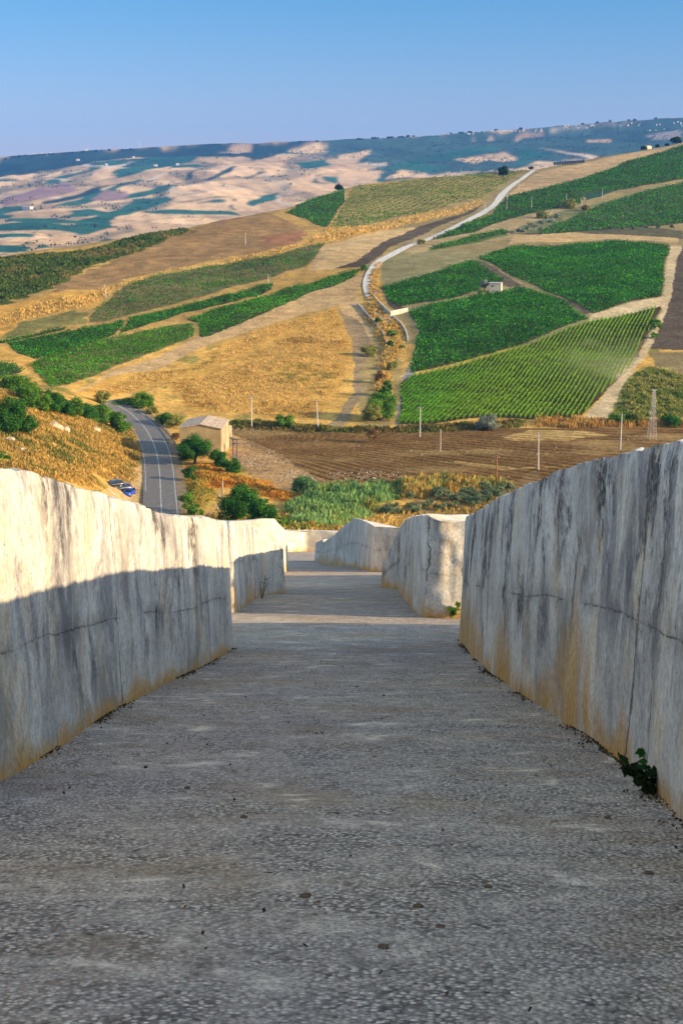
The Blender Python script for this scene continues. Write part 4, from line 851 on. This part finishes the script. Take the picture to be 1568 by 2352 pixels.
# ---------------------------------------------------------------- poles, pylon
M_POLE = plain("grey_concrete_pole", (.50,.47,.43), .9, .15, 2); M_WOOD = plain("brown_wood_pole", (.24,.12,.05), .9, .3, 2); M_CER = plain("insulator", (.55,.55,.53), .4, .1); M_IRON = plain("dark_iron", (.12,.10,.09), .7, .2)
def upole(u, vt, vb, label, arms=1, mat=M_POLE, y0=220, y1=1500, lean=0.0, r=.15):
    p = at(u, vb, y0, y1); h = (vb - vt) * px(p[1]); o = empty("utility_pole", p, random.uniform(-.3, .3), label, "utility pole", "utility poles across the fields")
    MB().tube((0,0,-.5), (lean*h,0,h), r*1.15, r*.75, 8).build("pole", mat, o)
    for k in range(arms):
        z = h - .35 - .8 * k; c = MB().box((lean*z,0,z), (1.5 if k == 0 else 1.1,.09,.1)).build("crossarm", M_IRON, o)
        for s in (-.65, 0, .65):
            if k and s == 0: continue
            MB().tube((lean*z+s*(1 if k==0 else .75),0,z+.05), (lean*z+s*(1 if k==0 else .75),0,z+.33), .055, .04, 6).build("insulator", M_CER, o)
    return o
for a in [(578,907,983,"grey utility pole in front of the golden field, nearest the farmhouse",2),(731,918,990,"slightly leaning grey utility pole at the field's top edge",1,M_POLE,220,1500,-.06),(964,934,1004,"grey utility pole in front of the striped vineyard's left end",1),
  (1011,985,1038,"thin bare white post standing in the ploughed field",0,M_POLE,220,1500,0,.1),(1236,992,1080,"tall grey utility pole in the middle of the ploughed field",2,M_POLE,220,1500,-.03),(1424,950,1034,"grey utility pole near the lattice pylon, rising behind the right wall",1),
  (1139,1038,1115,"brown wooden utility pole beside the olive rows",2,M_WOOD,220,420,0,.17),(564,535,561,"lone pale post on the bare brown slope",0),(244,654,682,"pale leaning post left of the dull dark vineyard",0,M_POLE,220,1500,-.1),(616,631,651,"pale post at the end of the narrow vineyard strip",0),
  (792,433,462,"pale utility pole between the two ridge vineyards",1),(961,391,411,"pale utility pole on the skyline above the ridge vineyard",1),(1164,442,462,"utility pole at the bend where the pale track meets the vineyard band",1),(1163,463,484,"lower utility pole just below the track bend",1),
  (1220,454,479,"utility pole in the long green vineyard band, left of the scrub",1),(1300,446,468,"utility pole beside the yellow bush in the upper vineyards",1),(1337,454,469,"tilted pole right of the yellow bush in the upper vineyards",0,M_POLE,220,1500,-.3),(1382,434,457,"utility pole standing by the curved grassy bank",1),
  (1113,467,487,"utility pole left of the pale track, below the ridge vineyard",1),(1256,484,501,"short pale pole among the grey olive bushes",0),(1234,371,394,"utility pole where the track crosses the ridge",1),(1058,381,396,"small pole on the skyline above the ridge rows",0),(863,404,416,"tiny pole on the skyline at the ridge vineyard's left part",0),(1264,364,377,"small pole just left of the solar panels",0),(1191,419,437,"pale pole right of the upper track in the tan field",0)]: upole(*a)
p = at(1496, 1010, 300, 460); h = 116 * px(p[1]); o = empty("lattice_pylon", p, D(12), "grey lattice steel pylon rising behind the right wall", "pylon")
def half(z): return .95 * (1 - z / h) + .24 * z / h
MS_ = plain("pylon_steel", (.42,.40,.38), .6, .15, 2, .3)
for sx, sy in ((-1,-1),(1,-1),(1,1),(-1,1)): MB().tube((sx*.95,sy*.95,-.8),(sx*.24,sy*.24,h), .05, .035, 6).build("leg", MS_, o)
lv = [0]; 
while lv[-1] < h - .6: lv.append(lv[-1] + max(.7, half(lv[-1]) * 2.3))
br = MB()
for a, b in zip(lv[:-1], lv[1:]):
    ca = [(sx*half(a), sy*half(a), a) for sx, sy in ((-1,-1),(1,-1),(1,1),(-1,1))]; b = min(b, h); cb = [(sx*half(b), sy*half(b), b) for sx, sy in ((-1,-1),(1,-1),(1,1),(-1,1))]
    for i in range(4): br.tube(ca[i], cb[(i+1)%4], .022, n=5); br.tube(ca[(i+1)%4], cb[i], .022, n=5); br.tube(cb[i], cb[(i+1)%4], .022, n=5)
br.build("bracing", MS_, o)
MB().box((0,0,h-.1),(1.6,.12,.12)).build("crossarm", MS_, o)
# two-post transformer frame
p = at(536, 1064, 220, 420); k_ = px(p[1]); o = empty("transformer_frame", p, 0, "dark two-post electric frame standing beside the farmhouse", "electric frame")
for dx, dy in ((0, 0), (9*k_, -.8)): MB().tube((dx,dy,-.6),(dx,dy,59*k_), .16, .12, 8).build("post", M_IRON, o)
MB().box((4.5*k_,-.4,57*k_),(9*k_+.8,.2,.2)).build("crossbeam", M_IRON, o); MB().box((4.5*k_,-.4,47*k_),(9*k_+.6,.2,.16)).build("crossbeam", M_IRON, o)
for s in (.1, .5, .9): MB().tube((9*k_*s,-.4*s,57*k_+.1),(9*k_*s,-.4*s,57*k_+.55), .09, .06, 6).build("insulator", M_CER, o)
# ---------------------------------------------------------------- trees and bushes
KIND = {'fig': [(.03,.10,.018),(.05,.16,.022),(.08,.21,.03),(.018,.06,.014)], 'green': [(.07,.17,.02),(.12,.25,.03),(.17,.29,.04),(.04,.11,.018)], 'olive': [(.13,.17,.09),(.19,.23,.13),(.09,.13,.06),(.16,.21,.10)],
        'dry': [(.20,.10,.04),(.28,.16,.06),(.15,.08,.035),(.24,.17,.06)], 'yellow': [(.28,.27,.06),(.20,.22,.05),(.34,.30,.08),(.15,.17,.04)], 'dark': [(.016,.035,.016),(.025,.05,.02),(.012,.028,.012),(.03,.06,.022)],
        'grey': [(.24,.27,.20),(.30,.33,.26),(.18,.21,.15),(.26,.30,.2)], 'reed': [(.08,.17,.06),(.12,.24,.09),(.10,.20,.06),(.16,.28,.11)]}
M_BARK = plain("bark", (.10,.075,.05), .95, .3, 3)
def crown(w, h, z0, kind, leaf, dens, rgx, fill=.9):
    n = min(42, max(7, int(7 + w * h * .7))); cl = []
    for _ in range(n):
        a = rgx.uniform(0, 2*np.pi); rr = np.sqrt(rgx.random()) * .42 * w; zz = z0 + (h - z0) * (.18 + .68 * rgx.random() * (1 - .55 * (rr / (.5 * w)) ** 2))
        cl.append((rr*np.cos(a), rr*np.sin(a), zz, rgx.uniform(.09, .21) * min(w, h * 1.5)))
    C = []; N_ = []; K = []; base = np.array(KIND[kind])
    for cx, cy, cz, cr in cl:
        m = max(25, int(dens * cr * cr * 12)); d = rgx.normal(size=(m, 3)); d /= np.linalg.norm(d, axis=1)[:, None]
        rad = cr * rgx.uniform(.45, 1.25, m) ; q = d * rad[:, None] * np.array([1.1, 1.1, .85]) + np.array([cx, cy, cz]); k = q[:, 2] > z0 * .6 + .02
        tone = rgx.uniform(.75, 1.25); C.append(q[k]); N_.append(d[k]); K.append(base[rgx.integers(0, 4, k.sum())] * tone * rgx.uniform(.7, 1.35, k.sum())[:, None])
    C = np.concatenate(C); N_ = np.concatenate(N_); K = np.concatenate(K); n = len(C)
    nm = N_ * .9 + rgx.normal(0, .55, (n, 3)); nm[:, 2] += .25; nm /= np.linalg.norm(nm, axis=1)[:, None]
    a = np.cross(nm, rgx.normal(size=(n, 3))); a /= np.linalg.norm(a, axis=1)[:, None] + 1e-9; b = np.cross(nm, a); s = leaf * rgx.uniform(.6, 1.35, n)[:, None] * .5
    V = np.empty((n, 4, 3)); V[:, 0] = C - b*s; V[:, 1] = C + a*s*.7; V[:, 2] = C + b*s; V[:, 3] = C - a*s*.7
    return V.reshape(-1, 3), np.arange(n*4).reshape(-1, 4), np.repeat(K, 4, 0)
_bs = [0]
def bush(u, v, w, h, kind, label, y0=200, y1=1500, trunk=0.0, group=None, cat=None, name=None):
    p = at(u, v, y0, y1); k = px(p[1]); f_ = 1.0 if p[1] > 700 else 1.12; w, h = w*k*f_, h*k*f_; _bs[0] += 1; rgx = np.random.default_rng(900 + _bs[0])
    leaf = max(.26, 1.7 * k * 1.5); dens = 5.5 / (leaf * leaf) * .55
    if trunk:
        o = empty(name or "tree", p, 0, label, cat or "tree", group); t0 = h * trunk
        tr = MB().tube((0,0,-.4),(.05*w,0,t0*1.1), .05*w+.05, .03*w+.03, 8)
        for i in range(4):
            a = 1.57*i + rgx.uniform(-.4, .4); tr.tube((.05*w,0,t0), (.05*w+.25*w*math.cos(a), .25*w*math.sin(a), t0 + (h-t0)*.55), .025*w+.02, .01*w+.01, 6)
        tr.build("trunk", M_BARK, o); V, Fq, K = crown(w, h, t0, kind, leaf, dens, rgx); npmesh("crown", V, Fq, M_LEAF, o, False, {"tint": K}); return o
    V, Fq, K = crown(w, h, 0.0, kind, leaf, dens, rgx)
    o = npmesh(name or "bush", V, Fq, M_LEAF, None, False, {"tint": K}, p); return tag(o, label, cat or "bush", group)
HG = "hedge bushes above the road bend"
for a in [(38,902,60,42,'green',"bushy green shrub at the top left end of the hedge line"),(66,925,50,45,'green',"green shrub second from the hedge's top left end"),(92,945,48,42,'green',"green hedge shrub beside the bare gap to the vineyards"),(118,948,48,55,'fig',"tall dark hedge shrub where the vineyard's lower tip ends"),
  (146,956,46,48,'fig',"dark hedge shrub third along from the gap"),(172,960,46,45,'green',"hedge shrub in the middle of the dark row above the dry bank"),(198,964,46,44,'fig',"dark hedge shrub right of the row's middle"),(225,970,46,42,'green',"hedge shrub second from the road end"),(252,980,46,44,'fig',"hedge shrub hanging near the road bend"),(280,996,38,44,'green',"bright end shrub of the hedge, touching the road edge")]: bush(*a, 200, 420, 0, HG)
bush(14,992,84,84,'fig',"big dark green fig bush at the left picture edge",180,400); bush(56,996,52,58,'fig',"smaller dark fig bush right of the big one at the left edge",180,400); bush(8,1062,36,22,'green',"small green bush in dry grass just above the left wall",150,330)
RG = "bushes along the guard rail"
for a in [(268,936,34,18,'green',"low bush behind the far start of the guard rail"),(300,938,34,26,'green',"green bush behind the guard rail, left of the tallest"),(330,944,44,44,'green',"tallest green bush behind the guard rail"),(352,956,26,26,'yellow',"yellowish bush right of the tallest rail bush"),(378,976,40,26,'green',"low green bush in the middle of the rail curve"),(402,982,34,30,'yellow',"yellow green bush just left of the farmhouse roof"),(405,1012,24,24,'dry',"rusty weeds bush between guard rail and farmhouse"),(236,928,34,30,'yellow',"sparse bush by the dry field left of the guard rail")]: bush(*a, 230, 480, 0, RG)
for a in [(446,1066,64,62,'fig',"leafy green tree against the farmhouse's front wall",220,420,.2),(430,1056,40,30,'fig',"dark shrub at the farmhouse's left foot",220,420),(498,1070,44,34,'fig',"dark bush below the farmhouse's right corner",220,420),(530,1086,44,34,'fig',"dark bush under the two-post electric frame",220,420),(438,1104,32,38,'fig',"green bush on the verge halfway down the road",220,420),(430,1176,34,52,'green',"leafy bush at the road edge just above the concrete",210,420),(450,1186,36,30,'green',"low leafy bush beside the rubble heap",210,420),
  (556,1200,90,86,'fig',"largest dark fig bush right of the rubble heap",200,420),(604,1206,60,66,'fig',"right shoulder of dark fig foliage next to the reed bed",200,420),(652,1222,40,34,'green',"green bush just above the pale far concrete block",190,420),(704,1134,56,36,'reed',"round tuft of fresh green cane at the reed bed's top left",220,420),
  (654,984,38,34,'green',"lone green bush on the weedy field edge below the golden field",280,460),(856,1018,24,46,'dry',"rusty brown dead bush standing in the ploughed field",280,460),(1120,988,44,36,'grey',"bare grey twiggy shrub in the ditch below the striped vineyard",300,460)]: bush(*a)
for a in [(868,744,18,16,'fig',"dark round bush at the track's lower bend"),(898,776,20,18,'green',"green bush on the golden bank inside the lane curve"),(895,800,18,20,'fig',"dark bush below the golden bank by the lane"),(848,816,34,20,'yellow',"olive scrub bush at the top of the ditch"),(880,962,62,60,'green',"large green bush at the bottom end of the ditch"),(856,968,40,40,'yellow',"yellowish bush left of the large ditch bush"),(886,910,28,34,'fig',"dark bush in the ditch above the large green one"),(872,880,24,30,'dry',"rusty bush halfway down the ditch"),(900,850,22,24,'yellow',"dry olive bush beside the striped lane"),(838,620,16,12,'green',"small bush left of the upper track curve"),(922,802,14,10,'green',"small weed bush on the lane's left edge"),(968,560,18,12,'yellow',"yellow bush where the track narrows upward"),
  (1506,756,24,26,'green',"bushy green shrub at the striped vineyard's upper right corner"),(1502,776,20,14,'green',"smaller shrub below the one at the striped vineyard's corner"),(1430,974,60,26,'green',"broad green bush behind the right wall, left of the pylon"),(1466,976,40,24,'yellow',"yellow green bush at the pylon's foot"),(1540,978,50,26,'fig',"dark bush behind the right wall, right of the pylon"),(1100,675,14,12,'green',"low bush at the foot of the hut's olive tree"),
  (1307,478,28,22,'yellow',"yellow bush by a pole in the upper vineyards"),(1342,484,20,14,'dry',"brown bush right of the yellow one in the upper vineyards"),(1246,500,24,16,'yellow',"yellow green bush above the grey olive scrub")]: bush(*a, 300, 1500)
bush(1111,668,20,24,'grey',"grey green olive tree standing left of the small hut",300,1500,.25)
for i in range(10):
    u = 1178 + i * 11 + random.uniform(-5, 5); v = 540 - (i * 4.2) + random.uniform(-6, 6)
    bush(u, v, 15, 10, 'grey', "grey green olive scrub bush below the upper vineyard poles", 500, 1500, 0, "grey olive scrub in the upper dip")
for i in range(12): bush(1240 + i * 27 + random.uniform(-6, 6), 530 - .6 * i * 1 + random.uniform(-2, 2), 11, 10, 'olive', "small shrub of the sparse row under the coarse right vineyard", 500, 1500, 0, "shrub row under the right vineyard")
for u, v, w, h in [(943,1148,28,20),(898,1180,52,26),(951,1178,50,24),(981,1168,22,16),(1011,1144,46,24),(988,1158,22,16),(1045,1124,26,18),(1056,1152,46,24),(1078,1143,42,26),(1041,1168,40,18),(1105,1156,50,24),(1127,1145,46,25),(1150,1134,42,20),(1166,1124,30,18),(1112,1124,30,16),(1086,1162,30,14),(1010,1172,30,16)]:
    bush(u, v, w, h, 'olive', "silvery olive bush of the short rows behind the concrete blocks", 200, 330, 0, "olive bushes behind the blocks", "olive bush", "olive_bush")
bush(853,1178,30,30,'yellow',"small slender tree standing before the reed bed",200,330,.4)
bush(1156,408,22,27,'dark',"round dark tree on the ridge beside the shed",800,1500,.15); bush(778,434,18,17,'dark',"dark tree at the left end of the ridge vineyards",800,1500,.15); bush(1219,389,10,9,'dark',"small dark tree where the track crosses the ridge",800,1500,.2)
bush(1479,338,14,10,'dark',"dark tree touching the left of the skyline house",900,1500,.1); bush(1509,333,10,9,'dark',"small dark tree right of the skyline house",900,1500,.1); bush(1552,322,22,16,'dark',"large dark tree at the right end of the skyline",900,1500,.15); bush(1532,326,10,7,'dark',"small bush left of the last skyline tree",900,1500)
# ---------------------------------------------------------------- rocks, rubble
M_ROCK = plain("pale_limestone", (.42,.33,.22), .95, .3, 1.2, bump=.4)
def rock(p, s, seed, mat=M_ROCK):
    bm = bmesh.new(); bmesh.ops.create_icosphere(bm, subdivisions=3, radius=1)
    for vtx in bm.verts:
        q = vtx.co; k = 1 + .45 * float(fbm(q.x*1.3+seed, q.y*1.3, q.z*1.3, 3, 400+seed)); vtx.co = Vector((q.x*s[0]*k, q.y*s[1]*k, q.z*s[2]*k))
    me = bpy.data.meshes.new("rock"); bm.to_mesh(me); bm.free(); me.materials.append(mat); o = bpy.data.objects.new("rock", me); COL.objects.link(o); o.location = p; return o
for i, (u, v, w, h, l) in enumerate([(124,982,38,16,"large pale rock outcrop in the dry grass bank"),(150,988,20,12,"rock just right of the large pale outcrop"),(218,988,26,9,"flat pale rock in dry grass below the hedge's middle"),(50,1034,22,9,"pale rock in dry grass above the left wall"),(22,1010,26,9,"pale stony ledge below the big fig bush"),(8,893,22,16,"pale boulder at the left picture edge above the fig bush")]):
    p = at(u, v, 180, 420); k = px(p[1]); tag(rock(p, (w*k*.55, w*k*.4, h*k*.8), i), l, "rock")
p = at(508, 1186, 200, 420); k = px(p[1]); rb = empty("rubble_heap", p, 0, "heap of broken masonry with two leaning beams above the left blocks", "rubble heap")
M_BEAM = plain("grey_timber", (.40,.30,.20), .95, .3, 2); M_STN = plain("broken_masonry", (.40,.30,.22), .95, .4, 1.5)
MB().tube((5*k,0,.4),(4*k,0,84*k), .22, .18, 6).build("beam", M_BEAM, rb); MB().tube((13*k,0,.6),(33*k,.5,69*k), .2, .17, 6).build("beam", M_BEAM, rb); MB().tube((6*k,-.3,38*k),(-8*k,.2,52*k), .2, .2, 6).build("beam", M_BEAM, rb)
st = MB()
for i in range(90):
    a = random.uniform(0, 6.28); r0 = abs(random.gauss(0, 1)); x, y = r0*1.5*math.cos(a), r0*.9*math.sin(a); z = max(.05, 30*k*math.exp(-r0*r0/1.3)) * random.uniform(.7, 1)
    e = random.uniform(.12, .5); q0 = Vector((x, y, z)); q1 = q0 + Vector((random.gauss(0, 1), random.gauss(0, 1), random.gauss(0, .4))).normalized() * e * random.uniform(.6, 2.6); st.tube(q0, q1, e*.45, e*.32, 4)
st.build("stones", M_STN, rb); MB().raw([(10*k,-.2,18*k),(38*k,-.1,10*k),(36*k,.2,30*k),(12*k,.2,36*k)]+[(10*k,.0,18*k),(38*k,.1,10*k),(36*k,.4,30*k),(12*k,.4,36*k)],[(0,1,2,3),(7,6,5,4),(0,4,5,1),(1,5,6,2),(2,6,7,3),(3,7,4,0)]).build("broken_slab", M_STN, rb)
M_RUB = leafmat("rubble_stones", 0.0)
def stones(pts, n, size, cols, label, seed, y0=230, y1=460):
    P = poly(pts, y0, y1); rgx = np.random.default_rng(seed); b0, b1 = P.min(0), P.max(0); x = rgx.uniform(b0[0], b1[0], n*2); y = rgx.uniform(b0[1], b1[1], n*2); k = inpoly(P, x, y) & (fbm(x/5, y/5, 0, 3, seed) > -.1); x, y = x[k][:n], y[k][:n]
    C = np.stack([x, y, terr(x, y) + .08], 1); c = np.array(cols)[rgx.integers(0, len(cols), len(x))]; V = []; Fq = []; K = []
    s = size * rgx.uniform(.4, 1.3, len(x)); 
    T = np.array([(1,0,-.4),(-.5,.9,-.4),(-.5,-.9,-.4),(.1,.1,.9)]); th = rgx.uniform(0, 6.28, len(x)); R_ = np.stack([np.stack([np.cos(th), -np.sin(th)], -1), np.stack([np.sin(th), np.cos(th)], -1)], 1)
    for q in T: xy = np.einsum('nij,j->ni', R_, q[:2]); V.append(C + np.concatenate([xy, np.full((len(x), 1), q[2])], 1) * s[:, None])
    V = np.stack(V, 1).reshape(-1, 3); b = np.arange(len(x)) * 4; Fq = np.concatenate([np.stack([b+i, b+j, b+l], 1) for i, j, l in ((0,1,3),(1,2,3),(2,0,3))])
    return tag(npmesh("rubble", V, Fq, M_RUB, None, False, {"tint": np.repeat(c, 4, 0)}), label, "rubble", None, "stuff")
stones([(515,1005),(580,1012),(650,1045),(700,1075),(730,1110),(650,1110),(580,1080),(530,1050)], 520, .26, [(.42,.32,.22),(.34,.24,.15),(.50,.42,.33),(.15,.10,.06)], "scattered pale stones on the bare slope right of the farmhouse", 1)
stones([(740,1085),(830,1075),(920,1085),(940,1105),(860,1118),(770,1115)], 300, .28, [(.42,.34,.25),(.33,.24,.16),(.14,.09,.06),(.50,.43,.36)], "broken stone dump at the lower edge of the ploughed field", 2)
stones([(600,1010),(1200,1010),(1500,1000),(1500,1060),(1150,1100),(750,1095)], 160, .22, [(.55,.46,.36),(.45,.36,.26)], "few pale stones lying over the ploughed field", 3)
# ---------------------------------------------------------------- far away: white houses, turbines
M_WHITE = plain("far_white_wall", (.55,.52,.48), .9, .05); M_FROOF = plain("far_roof", (.45,.28,.2), .9, .1)
FG = "white houses scattered on the far plateau"; rgh = random.Random(5); hl = []
for u0, u1, va, vb, n in [(1085,1180,300,303,10),(1180,1245,295,302,16),(1290,1370,287,294,16),(1370,1568,282,290,10),(1540,1568,280,284,4),(1000,1090,306,309,5),(1430,1560,296,302,4),(60,140,350,353,8),(880,1000,311,314,4)]:
    for _ in range(n): hl.append((rgh.uniform(u0, u1), rgh.uniform(va, vb), rgh.uniform(1.2, 3.4), None))
for u, v, w, l in hl + [(64,480,20,"long white farm shed low on the far slope at left"),(244,379,6,"white farmhouse on the far green slope, left of two others"),(357,382,8,"white farmhouse in the middle of the far green slope"),(408,379,7,"white farmhouse right end of the far green slope"),(307,362,5,"small white house just below the far dark scarp"),(199,345,6,"white house on the far skyline at left"),(179,369,7,"pale house on the far slope beneath the left scarp"),(1300,455,1,None)][:-1]:
    p = at(u, v, 2100, 7000); k = px(p[1]); o = empty("far_house", p, rgh.uniform(-.4, .4), l or "tiny white house in the strip of village on the far plateau", "house", FG if l is None else None)
    d = max(4, w*k*.7); hh = max(3.2, min(7, w*k*.55)); MB().box((0, 0, hh/2-1), (w*k, d, hh+2)).build("wall", M_WHITE, o); MB().raw([(-w*k/2,-d/2,hh),(w*k/2,-d/2,hh),(w*k/2,d/2,hh),(-w*k/2,d/2,hh),(-w*k/2,0,hh+1.6),(w*k/2,0,hh+1.6)],[(0,1,5,4),(2,3,4,5),(0,4,3),(1,2,5),(0,3,2,1)]).build("roof", M_FROOF, o)
for u, v, h, l in [(320,338,13,"larger wind turbine on the far skyline at left"),(227,346,8,"smaller wind turbine at the far left skyline")]:
    p = at(u, v, 2100, 7400); k = px(p[1]); h *= k; o = empty("wind_turbine", p, 0, l, "wind turbine"); MB().tube((0,0,-5),(0,0,h), .9, .5, 8).build("tower", M_WHITE, o); MB().box((0,-.6,h),(1.2,3,1.2)).build("nacelle", M_WHITE, o)
    for a in (.4, 2.49, 4.59): MB().tube((0,-2,h),(h*.55*math.sin(a),-2,h+h*.55*math.cos(a)), .5, .15, 6).build("blade", M_WHITE, o)
for i in range(46):
    u = rgh.choice([rgh.uniform(690, 1000), rgh.uniform(1000, 1568), rgh.uniform(0, 300)]); vt = float(np.interp(u, _TU, _TV)); bush(u, vt + 2.5, rgh.uniform(4, 8), rgh.uniform(2, 4), 'dark', "small dark tree dotted along the far plateau's edge", 4500, 7200, 0, "trees along the far plateau edge", "tree", "far_tree")
# ---------------------------------------------------------------- weeds and litter on the path
def weed(p, w, h, kind, label, n=40, leaf=.06, seed=0):
    rgx = np.random.default_rng(seed); o = empty("weed", p, 0, label, "weed"); sm = MB(); C = []
    for i in range(7):
        a = rgx.uniform(0, 6.28); q = Vector((w*.5*math.cos(a)*rgx.uniform(.3, 1), w*.5*math.sin(a)*rgx.uniform(.3, 1), h*rgx.uniform(.5, 1))); sm.tube((0,0,-.02), q, .006, .003, 5)
        for f in rgx.uniform(.25, 1.05, n // 7 + 1): C.append(np.array(q) * f + rgx.normal(0, .02, 3))
    sm.build("stem", plain("weed_stem", (.12,.12,.04), .9), o); C = np.array(C); K = np.array(KIND[kind])[rgx.integers(0, 4, len(C))]; V, Fq, K = leafquads(C, leaf, K, rng=rgx); npmesh("leaves", V, Fq, M_LEAF, o, False, {"tint": K}); return o
def onpath(u, v): x, y, _ = B(u, v, None, 0); return np.array([x, y, float(floor_z(y))])
weed(onpath(1505,1822)+[-.02,0,0], .36, .2, 'dark', "dark leafy weed at the foot of the right wall, near the camera", 110, .07, 1); weed(onpath(1484,1796)+[.02,0,0], .14, .2, 'fig', "small upright weed just behind the dark leafy one", 40, .06, 2)
weed(onpath(1037,1418)+[0,-.12,0], .55, .42, 'green', "fresh green weed at the sunlit corner of the second right block", 90, .09, 3); weed(onpath(592,1376)+[.08,0,0], .3, .55, 'dry', "thin dry weed against the second left block", 16, .05, 4); weed(onpath(742,1267)+[0,-.5,0], .9, .5, 'green', "little weed in front of the pale end block", 60, .12, 5)
# dark crumbs and leaf litter gathered at the wall feet and over the path
rgx = np.random.default_rng(77); C = []
for face, sgn in ((A_face, 1), (rr, -1)):
    Fp = np.array(face)[:, :2]; Fp = Fp[np.argsort(Fp[:, 1])]; yy = rgx.uniform(4.5, Fp[:, 1].max(), 9000); xx = np.interp(yy, Fp[:, 1], Fp[:, 0]); dd = np.abs(rgx.normal(0, .055, len(yy))) * (1 + .9 * fbm(yy/.4, sgn, 0, 3, 66)); kk = rgx.random(len(yy)) < sstep(-.35, .35, fbm(yy/.7, sgn*3, 0, 3, 67)); C.append(np.stack([xx + sgn*(dd - .02), yy, floor_z(yy) + .012], 1)[kk])
sp_ = np.stack([rgx.uniform(-1.7, 1.6, 260), rgx.uniform(3.2, 17, 260)], 1); C.append(np.stack([sp_[:, 0], sp_[:, 1], floor_z(sp_[:, 1]) + .012], 1))
C = np.concatenate(C); K = np.array([(.05,.04,.025),(.09,.065,.03),(.035,.03,.02),(.13,.08,.035)])[rgx.integers(0, 4, len(C))]; V, Fq, K = leafquads(C, rgx.uniform(.006, .028, len(C)), K, up=.8, rng=rgx)
tag(npmesh("leaf_litter", V, Fq, M_DRY, None, False, {"tint": K}), "dark crumbs and leaf litter along the wall feet and path", "litter", None, "stuff")
lt = [(700,2062,.07),(960,2085,.055),(1010,2135,.05),(880,2180,.06),(620,2010,.04),(430,1812,.05),(560,1880,.06),(1395,1880,.05),(1490,2010,.06),(455,1668,.06),(860,1740,.04),(1120,2040,.05)]
for i, (u, v, s) in enumerate(lt):
    p = onpath(u, v); o = rock(p + np.array([0, 0, s*.06]), (s*.3, s*.24, s*.14), 20+i, M_ROCK if i in (9,) else plain("brown_clod", (.13,.085,.05), .95, .4, 30)); o.name = "stone" if i == 9 else "clod"; tag(o, "pale stone lying on the grey path left of centre" if i == 9 else "small brown clod of dirt lying on the grey path", "stone" if i == 9 else "clod", None if i == 9 else "brown clods on the path")

# scattered trees and hedges over the far slope, too many to count
rgx = np.random.default_rng(88); n = 60000; y = rgx.uniform(2250, 6050, n); x = rgx.uniform(-.27, .27, n) * y
dn = 1 - np.abs(fbm(x / 330, y / 700, 0, 3, 53)) * 1.6; up = np.interp(CU + F * x / y * .985, [950, 1100], [0, .35])
k = rgx.random(n) < (.03 + .5 * sstep(.78, .95, dn) + .25 * sstep(5400, 5700, y) + up) * .16; x, y = x[k], y[k]; x = np.repeat(x, 5) + rgx.normal(0, 5, 5 * len(x)); y = np.repeat(y, 5) + rgx.normal(0, 5, 5 * len(y)); h = rgx.uniform(1, 6, len(x))
C = np.stack([x, y, terr(x, y) + h], 1); K = np.array([(.03,.05,.02),(.05,.075,.03),(.02,.035,.018)])[rgx.integers(0, 3, len(C))]; V, Fq, K = leafquads(C, rgx.uniform(3, 7, len(C)), K, rng=rgx)
tag(npmesh("far_trees", V, Fq, M_LEAF, None, False, {"tint": K}), "dark scattered trees and hedges over the far hazy slope", "trees", None, "stuff")
